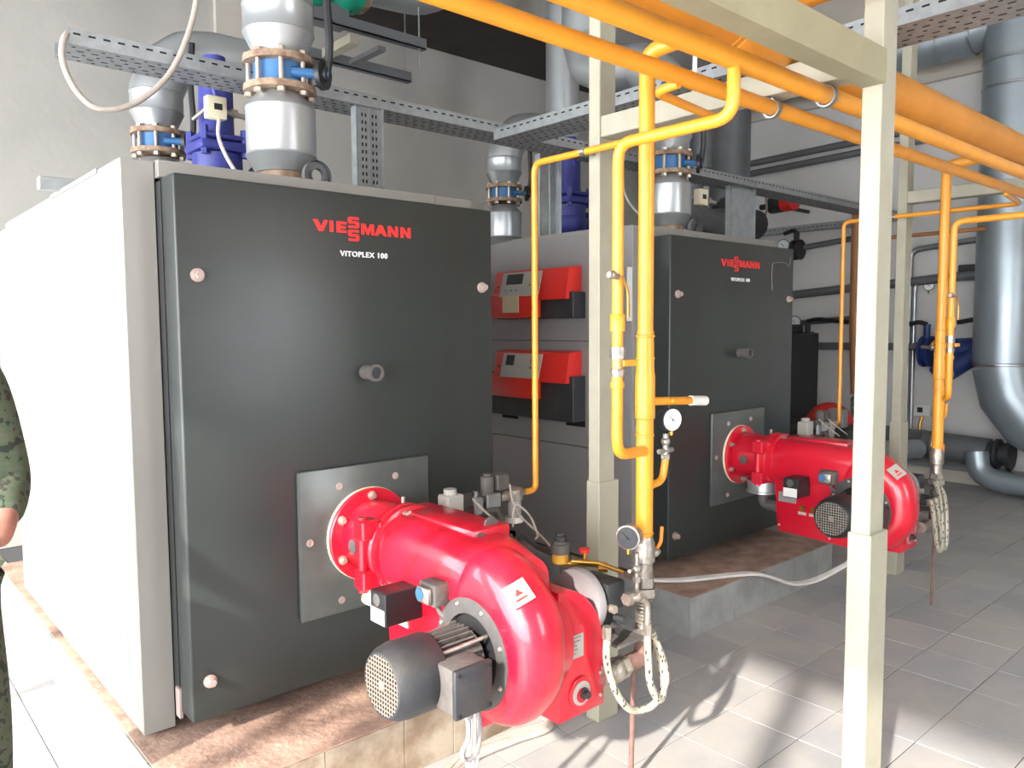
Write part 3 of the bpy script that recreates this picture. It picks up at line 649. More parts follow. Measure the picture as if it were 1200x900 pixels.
    for x, z in ((.905, .40), (.905, .47)): B().ball(A(x, -.886, z), .006, n=8).build('rivet', 'pink', box)
    # gas head on the far side: pale ring, dark valve block
    B().lathe(A(.90, -.79, .665), (1, 0, 0), [(0, .10), (.02, .103), (.03, .10), (.031, .05)], 32).build('pale_disc', 'greyp', t)
    g = B().lathe(A(.93, -.79, .665), (1, 0, 0), [(0, .07), (.05, .062), (.06, .045), (.1, .04)], 24).box(.945+dx, 1.03+dx, -.88+dy, -.74+dy, .64, .73, .012, 2)
    g.box(.92+dx, 1.05+dx, -.83+dy, -.80+dy, .56, .63, .006).cyl(A(.98, -.88, .62), A(.98, -.92, .62), .012).cyl(A(.96, -.885, .595), A(.96, -.91, .595), .016, 12)
    g.build('gas_valve_block', 'charcoal', t)
    B().cyl(A(.955, -.87, .655), A(.955, -.90, .655), .013, 14).build('valve_screw', 'bolt', t)
    B().box(.94+dx, 1.06+dx, -.93+dy, -.78+dy, .545, .553).build('support_plate', 'dusty', t)
    # motor
    mr = B().lathe(A(.500, -.775, .612), (-1, 0, 0), [(0, .155), (.006, .155), (.008, .148), (.008, .112), (.0, .110)], 44, cap=False).build('motor_ring', 'ringgrey', t)
    for k in range(8):
        a = math.radians(22.5+45*k); B().ball(A(.491, -.775+.14*math.cos(a), .612+.14*math.sin(a)), .007, n=8).build('bolt', 'bolt', mr)
    B().lathe(A(.508, -.775, .612), (1, 0, 0), [(0, .112), (.004, .112)], 30).build('ring_back', 'hole', t)
    mo = B().lathe(A(.505, -.775, .612), (-1, 0, 0), [(0, .045), (.02, .074), (.18, .074)], 36)
    for k in range(30):
        a = 2*math.pi*k/30; c, s_ = math.cos(a), math.sin(a)
        rm = Matrix.Rotation(a, 3, 'X')
        vs0 = len(mo.bm.verts); mo.box(.335+dx, .470+dx, -.0018, .0018, .070, .091)
        mo.bm.verts.ensure_lookup_table()
        for v in list(mo.bm.verts)[vs0:]: v.co = V(v.co.x, 0, 0)+rm @ V(0, v.co.y, v.co.z)+V(0, -.775+dy, .612)
    m_ = mo.build('motor_body', 'dusty' if not far else 'charcoal', t)
    for k in range(4):
        a = math.radians(45+90*k); B().tube([A(.345, -.775+.084*math.cos(a), .612+.084*math.sin(a)), A(.495, -.775+.1*math.cos(a), .612+.1*math.sin(a))], .0055, 0, 8).build('tie_bolt', 'nickel', m_)
    cw = B().lathe(A(.350, -.775, .612), (-1, 0, 0), [(0, .096), (.006, .1), (.095, .1), (.125, .094), (.143, .083), (.145, .078), (.140, .076)], 48, cap=False).build('fan_cowl', 'charcoal' if not far else 'black', t)
    B().lathe(A(.222, -.775, .612), (-1, 0, 0), [(0, .079), (.002, .079)], 32).build('fan_backing', 'hole', cw)
    gr = B(); X0 = .207+dx
    for k in range(-6, 7):
        o_ = k*.0118; hl = math.sqrt(max(.0785**2-o_*o_, 0))
        gr.box(X0-.001, X0+.001, -.775+dy+o_-.0017, -.775+dy+o_+.0017, .612-hl, .612+hl)
        gr.box(X0-.0015, X0+.0005, -.775+dy-hl, -.775+dy+hl, .612+o_-.0017, .612+o_+.0017)
    gr.lathe((X0+.001, -.775+dy, .612), (-1, 0, 0), [(0, .013), (.0035, .013)], 14)
    o = gr.build('fan_grille', 'nickel' if far else 'grille', cw); o['kind'] = 'stuff'
    # terminal box
    tb = B().box(.318+dx, .430+dx, -.925+dy, -.845+dy, .545, .665, .008, 2).build('terminal_box', 'dusty' if not far else 'charcoal', t)
    B().box(.314+dx, .434+dx, -.942+dy, -.925+dy, .541, .669, .006, 2).build('box_lid', 'charcoal', tb)
    for x in (.325, .423):
        for z in (.553, .657): B().cyl(A(x, -.942, z), A(x, -.946, z), .005, 8).build('screw', 'hole', tb)
    B().cyl(A(.385, -.90, .545), A(.385, -.90, .515), .014, 12).build('cable_gland', 'graycable', tb)
    # flame controller and pressure switch
    cb = B().box(.385+dx, .516+dx, -.512+dy, -.430+dy, .635, .735, .003).build('flame_controller', 'black', t)
    B().box(.383+dx, .386+dx, -.508+dy, -.434+dy, .64, .685).build('white_label', 'white', cb)
    B().lathe(A(.385, -.470, .711), (-1, 0, 0), [(0, .019), (.004, .019), (.005, .015)], 18).build('reset_button', 'dusty', cb)
    ps = B().box(.455+dx, .516+dx, -.665+dy, -.580+dy, .715, .785, .012, 2).build('air_switch', 'dusty', t)
    B().box(.438+dx, .457+dx, -.655+dy, -.590+dy, .725, .775, .01, 2).build('switch_cover', 'nickel', ps)
    B().lathe(A(.440, -.612, .752), (-1, 0, 0), [(0, .018), (.004, .018)], 16).build('blue_dial', 'blue', ps)
    B().tube([A(.49, -.62, .72), A(.49, -.64, .69), A(.51, -.67, .675)], .007, .01, 8).build('switch_tube', 'dusty', ps)
    B().box(.513+dx, .516+dx, -.435+dy, -.335+dy, .578, .630).build('grey_label', 'greyp' if far else 'white', t)
    if far:
        for y in (-.47, -.53):
            B().box(.513+dx, .516+dx, y-.022+dy, y+.022+dy, .525, .54).build('cream_sticker', 'label', t)
            B().box(.513+dx, .516+dx, y-.014+dy, y+.012+dy, .545, .575).build('dark_sticker', 'brass', t)
    return t
burner(0, 0, 'nearer red burner on the near boiler door, with grey fan motor toward the viewer', False)
burner(2.466, .044, 'farther red burner partly hidden by the nearest column', True)

# oil filter, valve cluster between near burner and riser
t = thing('oil_filter', 'small oil filter with amber bowl and grey cap beside the nearer burner', 'filter', (.92, -.72, .75))
B().lathe((.92, -.70, .765), (0, 0, 1), [(0, .026), (.03, .026)], 18).build('bowl', 'amber', t)
B().lathe((.92, -.70, .795), (0, 0, 1), [(0, .031), (.03, .031), (.032, .022), (.04, .022)], 18).build('head', 'dusty', t)
B().lathe((.92, -.70, .835), (0, 0, 1), [(0, .019), (.015, .019), (.016, .012), (.025, .012)], 8).build('cap', 'charcoal', t)
b = B().tube([(.92, -.70, .76), (.97, -.74, .76), (1.03, -.80, .755)], .009, 0, 10).tube([(.93, -.74, .775), (.99, -.80, .77), (1.05, -.85, .74)], .007, 0, 10).cyl((.97, -.76, .765), (.97, -.76, .80), .007)
b.hex((1.0, -.79, .75), (.5, -.5, 0), .014, .03)
tag(b.build('valve_cluster', 'brass'), 'brass oil line fittings beside the amber-bowled filter', 'fitting')
t = thing('red_valve_knob', 'tiny red handwheel on the brass oil line', 'valve', (.97, -.76, .80))
B().lathe((.97, -.76, .80), (0, 0, 1), [(0, .016), (.012, .018)], 9).build('handwheel', 'panelred', t)
tag(B().curve([(.80, -.62, .80), (.85, -.60, .84), (.90, -.62, .80), (.93, -.68, .78)], .009, 10).build('black_hose', 'black'), 'short black hose looping behind the nearer burner', 'hose')

# braided oil hoses
def hose(pts, lab, fit):
    t = thing('braided_hose', lab, 'hose', pts[0], 'braided oil hoses')
    B().curve(pts, .0115, 12).build('hose_tube', 'hose', t)
    for p, d in fit: B().hex(p, d, .015, .035).lathe(V(*p)-V(*d)*.03, d, [(0, .010), (.03, .012)], 12).build('end_fitting', 'nickel', t)
hose([(.885, -.93, .60), (.885, -.93, .52), (.92, -.93, .43), (.975, -.93, .355), (1.03, -.93, .325), (1.085, -.95, .335), (1.13, -.96, .40), (1.12, -.95, .48), (1.09, -.94, .55)], 'left braided hose swinging from the nearer burner to the riser foot', [((.885, -.93, .595), (0, 0, 1))])
hose([(1.035, -.96, .58), (1.035, -.965, .50), (1.045, -.965, .42), (1.085, -.965, .355), (1.115, -.96, .36), (1.125, -.95, .42), (1.115, -.94, .50), (1.09, -.935, .56)], 'right braided hose looped in front of the gas inlet elbow', [((1.035, -.96, .575), (0, 0, 1))])
b = B().tube([(.965, -.94, .695), (1.0, -.955, .70), (1.035, -.96, .675), (1.035, -.96, .61)], .011, .02, 12).hex((.96, -.938, .695), (1, 0, 0), .02, .025).hex((.995, -.952, .70), (1, -.1, 0), .018, .018)
tag(b.build('hose_elbow', 'nickel'), 'nickel swivel elbow above the right braided hose', 'fitting')
for q in (0, 1):
    x = 3.40+.06*q
    hose([(x, -.90, .62), (x+.03, -.91, .50), (x+.08, -.91, .36), (x+.13, -.91, .34), (x+.17, -.90, .45), (x+.15, -.89, .60), (x+.10-.04*q, -.88, .70)], ('outer' if q else 'inner')+' braided hose hanging beside the farther burner', [])
# thin support rods
tag(B().cyl((1.13, -.82, 0), (1.07, -.88, .45), .0085, 10).build('support_rod', 'rust'), 'rusty thin rod propping the nearer gas inlet from the floor', 'rod', 'support rods')
tag(B().cyl((3.62, -.84, 0), (3.60, -.85, .44), .007, 10).build('support_rod', 'rust'), 'rusty thin rod propping the farther gas inlet from the floor', 'rod', 'support rods')

# ---------------------------------------------------------------- cables on the floor
for k in range(5):
    o_ = k*.022
    pts = [(.50-o_*.6, -.62-o_, .013), (.62, -.42-o_*.7, .013), (.80, -.335-o_*.5, .013+.012*(k % 2)), (1.0, -.33-o_*.6, .014), (1.15, -.37-o_*.4, .014), (1.21, -.36+o_*.2, .016), (1.30, -.20+o_, .016)]
    tag(B().curve(pts, .0115, 8).build('floor_cable', 'conduit'), ['first', 'second', 'third', 'fourth', 'fifth'][k]+' dusty beige floor cable counted outward from the nearer plinth foot', 'cable', 'beige cables along the nearer plinth')
for k in range(3):
    pts = [(.47+.012*k, -.80, .50), (.475+.014*k, -.79, .36), (.46+.016*k, -.78, .18), (.42+.016*k, -.80, .05), (.37+.018*k, -.86, .012), (.20+.02*k, -1.05, .012)]
    tag(B().curve(pts, .0075, 8).build('white_cable', 'whitecable'), ['left', 'middle', 'right'][k]+' one of three white cables dropping below the nearer burner motor', 'cable', 'white cables under the nearer burner')
tag(B().curve([(.385, -.90, .52), (.385, -.90, .46), (.365, -.90, .43), (.375, -.90, .405), (.41, -.90, .41), (.44, -.88, .46), (.45, -.85, .52)], .007, 8).build('motor_cable', 'graycable'), 'dark grey cable looping below the nearer motor terminal box', 'cable')
for k in range(3):
    o_ = .018*k
    pts = [(2.30, .05-o_*.5, .215), (2.45, -.06-o_, .213), (2.68, -.17-o_, .213), (2.80, -.235-o_, .21), (2.9, -.27-o_, .18), (3.05, -.31-o_, .12), (3.2, -.36-o_*.8, .11), (3.32, -.45-o_*.5, .17), (3.36, -.60-o_*.3, .30), (3.32, -.70, .42)]
    tag(B().curve(pts, .0085, 8).build('plinth_cable', 'whitecable'), ['uppermost', 'middle', 'lowest'][k]+' one of three white cables drooping over the farther plinth edge', 'cable', 'white cables over the farther plinth')

# ---------------------------------------------------------------- cladded pipes and valves on the boilers
def flangeset(t, x, y, z0, z1, r, nb=8):
    for z in (z0, z1): B().lathe((x, y, z), (0, 0, 1), [(0, r), (.024, r)], 36).build('flange', 'flange', t)
    v = B().lathe((x, y, z0+.024), (0, 0, 1), [(0, r*.72), (z1-z0-.024, r*.72)], 28).build('butterfly_valve', 'blue', t)
    for k in range(nb):
        a = 2*math.pi*(k+.5)/nb; p = V(x+r*.85*math.cos(a), y+r*.85*math.sin(a), 0)
        b = B().cyl(p+V(0, 0, z0-.012), p+V(0, 0, z1+.036), .009, 10).hex(p+V(0, 0, z0-.018), (0, 0, 1), .0165, .016).hex(p+V(0, 0, z1+.024), (0, 0, 1), .0165, .016)
        b.build('stud', 'bolt', t)
    B().tube([(x+.0, y-r*.7, (z0+z1)/2+.012), (x+.07, y-r*.9, (z0+z1)/2+.012), (x+.13, y-r*1.0, (z0+z1)/2+.012)], .018, 0, 10).build('valve_stem', 'blue', t)
    return v
def cladpipe(x, y, label, hm, fl0=2.41, fl1=2.515, far=False, top=2.9, outy=None):
    t = thing('clad_pipe', label, 'pipe', (x, y, 2.04), 'clad supply pipes')
    B().lathe((x, y, 2.0385), (0, 0, 1), [(0, .135), (.022, .135), (.024, .095), (.05, .095), (.075, .09)], 32).build('base_flange', 'flange', t)
    B().lathe((x, y, 2.11), (0, 0, 1), [(0, .10), (.06, .132), (.062, .134), (.07, .132), (.07, .1305), (.235, .1305), (.24, .133), (.246, .1305), (.30, .085)], 40).build('lower_cladding', 'clad', t)
    flangeset(t, x, y, fl0, fl1, .135)
    B().lathe((x, y, fl1+.026), (0, 0, 1), [(0, .09), (.02, .10), (.085, .13), (.09, .1335), (.095, .131), (.185, .131), (.19, .1345), (.196, .131)], 40).build('reducer_cladding', 'clad', t)
    if outy is None: P = [V(x, y, fl1+.21), V(x, y, 2.84), V(x, y+.07, 3.00), V(x, y+.22, 3.11), V(x, y+.52, 3.15), V(x, y+.66, 3.22), V(x, y+.72, 3.4), V(x, y+.72, ZC)]
    else: P = [V(x, y, fl1+.21), V(x, y, 2.76), V(x+.05, y, 2.88), V(x+.16, y, 2.97), V(x+.3, y, 3.0), V(x+.62, y, 3.0), V(x+.62, y, ZC)]
    B().tube(P, .131, .02, 32, 3).build('elbow_cladding', 'clad', t)
    # lever
    L = [(x+.13, y-.13, (fl0+fl1)/2+.01), (x+.135, y-.15, (fl0+fl1)/2+.12), (x+.125, y-.15, (fl0+fl1)/2+.3), (x+.14, y-.15, (fl0+fl1)/2+.52)]
    B().tube(L, .016, .05, 8).build('lever', 'black', t)
    B().lathe((x+.11, y-.115, (fl0+fl1)/2+.015), (.55, -.8, 0), [(0, .055), (.02, .055), (.022, .03), (.035, .03)], 20).build('lever_disc', 'black', t)
cladpipe(.565, .46, 'large clad pipe with rusty flanges and black lever on the nearer boiler front', 1)
cladpipe(.585, 1.96, 'clad pipe with light blue valve at the back of the nearer boiler', 1, 2.43, 2.53, outy=1)
cladpipe(2.466+.585, .50, 'clad pipe on the farther boiler front, behind the yellow risers', 1)
cladpipe(2.466+.575, 2.0, 'clad pipe at the back of the farther boiler, beyond the nearer door', 1, 2.43, 2.53, outy=1)
tag(B().ball((2.466+.70, 1.9, 2.06), .12, (1.1, 1, .6), 12).ball((2.466+.80, 1.7, 2.06), .09, (1, 1, .7), 10).build('insulation_scrap', 'mwool'), 'torn brown insulation heaped on the farther boiler top', 'insulation')
tag(B().ball((2.466+.72, .95, 2.06), .10, (1.2, 1, .5), 12).build('insulation_scrap', 'mwool'), 'loose brown insulation below the dark blue valve', 'insulation')
def bluevalve(x, y, label):
    t = thing('blue_angle_valve', label, 'valve', (x, y, 2.04), 'cobalt blue safety valves')
    B().lathe((x, y, 2.0385), (0, 0, 1), [(0, .11), (.025, .11), (.026, .06), (.08, .06)], 24).build('inlet_flange', 'bluevalve', t)
    B().ball((x, y, 2.22), .125, (1, 1, .9), 24).cyl((x, y, 2.22), (x, y, 2.34), .115, 24).lathe((x+.08, y, 2.2), (1, 0, 0), [(0, .07), (.09, .07), (.09, .11), (.115, .11)], 24).build('body', 'bluevalve', t)
    f = B().box(x-.12, x+.12, y-.12, y+.12, 2.345, 2.395, .02, 2).box(x-.11, x+.11, y-.11, y+.11, 2.40, 2.43, .02, 2).build('bonnet_flange', 'bluevalve', t)
    for sx in (-1, 1):
        for sy in (-1, 1): B().hex((x+sx*.095, y+sy*.095, 2.325), (0, 0, 1), .018, .13).build('bolt', 'bluevalve', f)
    B().lathe((x, y, 2.42), (0, 0, 1), [(0, .088), (.03, .08), (.27, .078), (.29, .06), (.31, .035), (.35, .03), (.35, .05), (.38, .05)], 28).build('spring_housing', 'bluevalve', t)
    B().tube([(x-.03, y-.08, 2.60), (x-.06, y-.09, 2.70), (x-.05, y-.05, 2.76)], .01, 0, 8).build('lift_lever', 'bluevalve', t)
bluevalve(.665, 1.36, 'cobalt blue valve on the nearer boiler, behind the beige thermostat')
bluevalve(2.466+.63, 1.38, 'cobalt blue valve on the farther boiler, left of the central column')
def thermostat(x, y, z, label):
    t = thing('thermostat', label, 'thermostat', (x, y, z))
    B().box(x-.045, x+.045, y-.025, y+.025, z-.05, z+.05, .006, 2).build('case', 'cream_ring', t)
    B().box(x-.015, x+.022, y-.028, y-.024, z-.012, z+.016).build('display', 'black', t)
    B().cyl((x+.04, y, z-.01), (x+.16, y, z-.02), .012, 10).cyl((x-.03, y+.02, z), (x-.05, y+.14, z-.03), .01, 8).hex((x+.07, y, z-.01), (1, 0, 0), .02, .03).build('probe_fitting', 'nickel', t)
    return t
thermostat(.60, 1.20, 2.52, 'beige thermostat box with small dark display on the nearer boiler pipes')
thermostat(2.466+.98, .55, 2.33, 'small white thermostat box behind the farther yellow riser')
for pts, l in (([(.61, 1.19, 2.47), (.60, 1.17, 2.38), (.62, 1.1, 2.26), (.66, 1.0, 2.14), (.72, .9, 2.05)], 'white cable hanging from the beige thermostat'),
               ([(.64, .93, 2.60), (.70, .93, 2.52), (.73, .95, 2.35), (.72, .95, 2.15), (.70, .9, 2.05)], 'white cable dropping from the tray beside the beige thermostat'),
               ([(3.32, 1.1, 2.58), (3.36, 1.1, 2.40), (3.42, 1.0, 2.25), (3.5, .9, 2.20)], 'thin white cable beside the farther cobalt valve')):
    tag(B().curve(pts, .009, 8).build('white_cable', 'whitecable'), l, 'cable')
tag(B().curve([(.375, .76, 3.0), (.372, .76, 2.83), (.33, .76, 2.66), (.25, .76, 2.49), (.12, .76, 2.36), (0, .77, 2.325), (-.07, .78, 2.38), (-.105, .79, 2.48), (-.09, .80, 2.57), (-.03, .84, 2.60), (.1, .87, 2.575)], .011, 12, 8).build('hanging_conduit', 'conduit'), 'beige conduit looping in front of the cable tray at upper left', 'conduit')

# ---------------------------------------------------------------- cable trays
def tray(p0, p1, wdir, w, h, label, m='tray'):
    """p0->p1 along near lip bottom; wdir = unit vector across; perforations as dark slots"""
    p0 = V(*p0); p1 = V(*p1); d = (p1-p0); L = d.length; d.normalize(); wv = V(*wdir)
    t = thing('cable_tray', label, 'cable tray', p0, 'perforated cable trays')
    def slab(b, a0, a1, w0, w1, z0, z1):
        q = [p0+d*a+wv*ww+V(0, 0, z) for a in (a0, a1) for ww in (w0, w1) for z in (z0, z1)]
        x = [v.x for v in q]; y = [v.y for v in q]; z = [v.z for v in q]; b.box(min(x), max(x), min(y), max(y), min(z), max(z))
    b = B(); slab(b, 0, L, 0, w, 0, .0015); b.build('tray_base', m, t)
    b = B(); slab(b, 0, L, -.0015, 0, 0, h); slab(b, 0, L, 0, .012, h-.0015, h); b.build('near_lip', m, t)
    b = B(); slab(b, 0, L, w, w+.0015, 0, h); b.build('far_lip', m, t)
    b = B(); n = int(L/.05)
    for k in range(n):
        a = .02+k*.05; slab(b, a, a+.024, -.0022, -.0014, h*.62, h*.62+.007)
    o = b.build('side_slots', 'hole', t); o['kind'] = 'stuff'
    b = B()
    for k in range(n):
        for j in range(5):
            a = .02+k*.05+(.025 if j % 2 else 0); ww = w*(.12+.19*j); slab(b, a, a+(.024 if j % 2 else .012), ww, ww+.008, -.0008, 0)
    o = b.build('base_slots', 'hole', t); o['kind'] = 'stuff'
    return t
tray((-.085, .80, 2.545), (XR, .80, 2.545), (0, 1, 0), .20, .058, 'long perforated cable tray running across above both boilers')
tray((1.93, -3.0, 2.505), (1.93, .80, 2.505), (1, 0, 0), .22, .058, 'perforated cable tray running from the long tray toward the viewer')
tray((XR-.12, 1.0, 2.53), (XR-.12, 3.6, 2.56), (1, 0, 0), .08, .04, 'narrow perforated tray along the right wall below the pipes')
def upright(x0, x1, y, z0, z1, label, plain=False):
    t = thing('tray_upright', label, 'support', ((x0+x1)/2, y+.04, z0), 'perforated tray uprights')
    B().box(x0, x1, y, y+.002, z0, z1).box(x0, x0+.002, y, y+.05, z0, z1).box(x1-.002, x1, y-.02, y+.05, z0, z1).box((x0+x1)/2-.004, (x0+x1)/2+.004, y-.006, y, z0, z1).build('channel', 'tray' if not plain else 'steel', t)
    if not plain:
        b = B(); z = z0+.02
        while z < z1-.03:
            for q in (.22, .36, .64, .78): b.box(x0+(x1-x0)*q-.004, x0+(x1-x0)*q+.004, y-.001, y-.0004, z, z+.016)
            z += .034
        o = b.build('slots', 'hole', t); o['kind'] = 'stuff'
    b = B(); z = z0+.02
    while z < z1-.03: b.box(x1, x1+.0008, y-.012, y-.004, z, z+.022); z += .05
    o = b.build('edge_slots', 'hole', t); o['kind'] = 'stuff'
upright(1.11, 1.245, .82, 2.0375, 2.545, 'perforated galvanised upright on the nearer boiler under the tray')
upright(2.46, 2.62, 1.0, 2.0375, 2.545, 'plain pale upright left of the dark blue valve', True)
upright(4.27, 4.57, .86, 2.0375, 2.545, 'wide galvanised upright on the farther boiler', True)

# ---------------------------------------------------------------- pump hung from the ceiling
t = thing('hung_pump', 'green inline pump hung under the ceiling behind the clad pipe', 'pump', (1.85, 2.5, 3.66))
B().cyl((1.45, 2.5, 3.92), (2.0, 2.5, 3.90), .15, 24).ball((1.75, 2.5, 3.78), .155).ball((2.0, 2.5, 3.80), .14).cyl((2.0, 2.5, 3.90), (2.12, 2.5, 3.90), .2, 28).build('pump_body', 'green', t)
B().lathe((2.13, 2.5, 3.91), (1, 0, 0), [(0, .19), (.05, .19)], 28).build('pump_flange', 'flange', t)
B().tube([(2.18, 2.5, 3.92), (2.75, 2.5, 3.96), (3.1, 2.5, 4.3), (3.1, 2.5, ZC-.01)], .13, .3, 24).build('pump_pipe', 'clad', t)
B().box(1.72, 2.02, 2.43, 2.56, 3.568, 3.70).build('pump_foot', 'darkclad', t)
t = thing('pump_hanger', 'grey steel angle frame carrying the green pump', 'frame', (2.2, 2.5, 3.5))
for y, x0, x1, z in ((2.42, 1.6, 2.66, 3.56), (2.75, 1.8, 2.75, 3.42)):
    B().box(x0, x1, y, y+.01, z, z+.075).box(x0, x1, y, y+.06, z, z+.008).build('angle_bar', 'darkclad', t)
B().box(1.98, 2.05, 2.35, 2.8, 3.44, 3.50).build('cross_bar', 'post', t); B().box(2.2, 2.26, 2.35, 2.8, 3.44, 3.47).build('cross_bar', 'darkclad', t)
for x, y in ((1.84, 2.43), (2.6, 2.43), (2.7, 2.76)): B().cyl((x, y, 3.42), (x, y, ZC), .006, 8).build('hanger_rod', 'steel', t)

# ---------------------------------------------------------------- ducts
t = thing('vertical_duct', 'large galvanised duct standing at the far right with elbow at its foot', 'duct', (6.9, -.19, 1))
B().tube([(6.9, -.19, 1.15), (6.9, -.19, 4.3)], .245, 0, 40).build('duct_shaft', 'duct', t)
B().tube([(6.9, -.19, 1.15), (6.9, -.25, .88), (6.9, -.42, .66), (6.9, -.66, .52), (6.9, -1.4, .48)], .245, 0, 40).build('elbow', 'duct', t)
for z in (1.15, 2.9, 3.5, 3.72): B().lathe((6.9, -.19, z), (0, 0, 1), [(0, .247), (.006, .252), (.02, .252), (.026, .247)], 40, cap=False).build('joint_ring', 'steel', t)
t = thing('overhead_duct', 'galvanised duct running level overhead into the elbow at top right', 'duct', (6.9, 1, 4.0))
B().tube([(6.9, 3.8, 4.06), (6.9, .18, 4.06), (6.9, -.25, 4.2), (6.9, -.75, 4.75), (6.9, -.9, ZC)], .19, 0, 36).build('duct_run', 'duct', t)
for y in (.40, .13): B().lathe((6.9, y, 4.06), (0, 1, 0), [(0, .19), (.004, .196), (.02, .196), (.024, .19)], 36, cap=False).build('joint_ring', 'steel', t)
tag(B().tube([(1.5, -.9, 2.36), (1.52, -.9, 3.2)], .009, 0, 8).build('hanger_rod', 'white', shift=(.25, .3, 0)), 'thin white rod above the crossbeam behind the gas pipes', 'rod')
# grey pipe, elbow and mixing valve behind farther boiler
t = thing('grey_stack_pipe', 'tall dull grey pipe rising behind the farther boiler', 'pipe', (6.0, 2.1, 2.9))
B().cyl((6.15, 2.1, 2.72), (6.15, 2.1, 4.2), .2, 32).build('stack', 'darkclad', t)
t = thing('grey_elbow_pipe', 'dull grey clad elbow behind the farther boiler lifting eye', 'pipe', (5.4, 1.9, 2.6))
B().tube([(5.38, 1.9, 3.5), (5.38, 1.9, 2.95)], .11, 0, 24).build('riser', 'darkclad', t)
B().tube([(5.18, 1.9, 2.86), (5.18, 1.9, 2.55), (5.45, 1.9, 2.46), (5.75, 1.9, 2.5)], .135, .16, 28, 3).build('elbow', 'darkclad', t)
B().lathe((5.18, 1.9, 2.87), (0, 0, 1), [(0, .17), (.05, .17)], 24).lathe((5.76, 1.9, 2.52), (1, 0, 0), [(0, .2), (.06, .2), (.06, .15), (.16, .15)], 24).build('flanges', 'charcoal', t)
b = B().lathe((5.9, 1.9, 2.52), (1, 0, 0), [(0, .15), (.4, .15)], 20).lathe((5.98, 1.9, 2.25), (0, 0, 1), [(0, .17), (.05, .17), (.05, .1), (.4, .1), (.4, .17), (.5, .17)], 20).cyl((5.98, 1.9, 2.26), (5.98, 1.9, 0), .06, 16)
tag(b.build('mixing_valve', 'charcoal'), 'dark flanged valve between the grey elbow and the wide upright', 'valve')
t = thing('actuator', 'dark red actuator on a grey bracket near the right wall', 'actuator', (6.6, 1.8, 2.7))
B().lathe((6.6, 1.62, 2.75), (.2, 1, 0), [(0, .05), (.02, .085), (.15, .085)], 18).build('cap', 'panelred', t)
B().lathe((6.63, 1.77, 2.75), (.2, 1, 0), [(0, .085), (.16, .085), (.18, .03), (.3, .03)], 18).cyl((6.63, 1.9, 2.75), (XR, 1.9, 2.75), .02, 10).build('motor_case', 'charcoal', t)
tag(B().tube([(6.5, 1.9, 2.85), (6.5, 1.88, 2.66), (6.5, 2.05, 2.42)], .012, .08, 8).build('grey_cable', 'graycable'), 'grey cable dangling beside the dark red actuator', 'cable')

# ---------------------------------------------------------------- right wall pipework
WX = XR-.1
def wp(pts, r, label, m='darkclad', x=WX, bend=.1, group='pipes on the right wall'):
    return tag(B().tube([(p[2] if len(p) > 2 else x, p[0], p[1]) for p in pts], r, bend, 14).build('wall_pipe', m), label, 'pipe', group)
wp([(3.7, 3.33), (-1, 3.45)], .035, 'topmost dark pipe along the right wall, above the actuator')
wp([(3.7, 3.22), (-1, 3.33)], .035, 'second dark pipe along the right wall, just below the topmost')
wp([(2.7, 2.28), (1.2, 2.42)], .03, 'dark pipe with valve near the upper black lever')
wp([(2.7, 1.80), (-.1, 1.99)], .045, 'thick dark pipe at mid height behind the thin yellow pilot pipe')
wp([(2.4, 1.50), (1.3, 1.58)], .03, 'short dark pipe level with the small wall gauge')
wp([(2.3, 1.28), (-.2, 1.30)], .04, 'low dark pipe through the black and navy valves')
wp([(.77, .30), (.77, 2.24), (-.2, 2.33)], .028, 'galvanised conduit rising and bending along the wall right of the farther column', 'steel')
wp([(.72, .30), (.72, 1.94), (-.2, 1.97)], .018, 'thin conduit beside the bent galvanised conduit', 'steel')
wp([(1.0, 2.49), (-.1, 2.50)], .018, 'upper thin orange gas pipe on the right wall', 'yellowd', 6.6)
wp([(1.0, 2.60), (1.0, 1.55), (.97, .85)], .045, 'orange-brown gas riser left of the nearest column', 'yellowd', 6.6, .06)
wp([(1.0, 2.31), (-.1, 2.315)], .018, 'lower thin orange gas pipe on the right wall', 'yellowd', 6.6)
b = B()
pr = [(0, .03)]
for k in range(8): pr += [(.005+k*.022, .038), (.016+k*.022, .05)]
b.lathe((6.6, .965, .62), (0, 0, 1), pr+[(.2, .04)], 16)
tag(b.build('flexible_joint', 'nickel'), 'ribbed metal joint at the foot of the orange-brown gas riser', 'joint')
def lever(y, z, label, m='black', x=WX, r=.11, ly=.3):
    t = thing('lever_valve', label, 'valve', (x, y, z), 'wall lever valves')
    B().lathe((x, y-.045, z), (0, 1, 0), [(0, r), (.025, r), (.025, r*.72), (.065, r*.72), (.065, r), (.09, r)], 24).build('valve_body', m, t)
    B().cyl((x-.02, y, z+r*.8), (x-.02, y, z+r*1.75), .03, 12).build('neck', m, t)
    B().tube([(x-.03, y, z+r*1.75), (x-.03, y+ly*.25, z+r*1.9), (x-.03, y+ly, z+r*1.65)], .022, .05, 8).build('lever', 'black', t)
lever(1.93, 2.33, 'black lever valve highest on the right wall', 'charcoal', XR-.17, .11, .14)
lever(1.78, 1.29, 'black lever valve with curved handle behind the yellow pilot pipe', 'charcoal', XR-.17, .15, -.45)
lever(.56, 1.25, 'navy lever valve left of the blue strainer', 'navy', XR-.17, .15, .26)
lever(.0+.03, 1.28, 'navy lever valve right of the blue strainer', 'navy', XR-.17, .15, .26)
t = thing('strainer', 'blue slanted strainer between two navy valves on the right wall', 'strainer', (WX, .3, 1.2))
B().cyl((WX, .5, 1.27), (WX, .1, 1.29), .1, 20).build('strainer_body', 'navy', t)
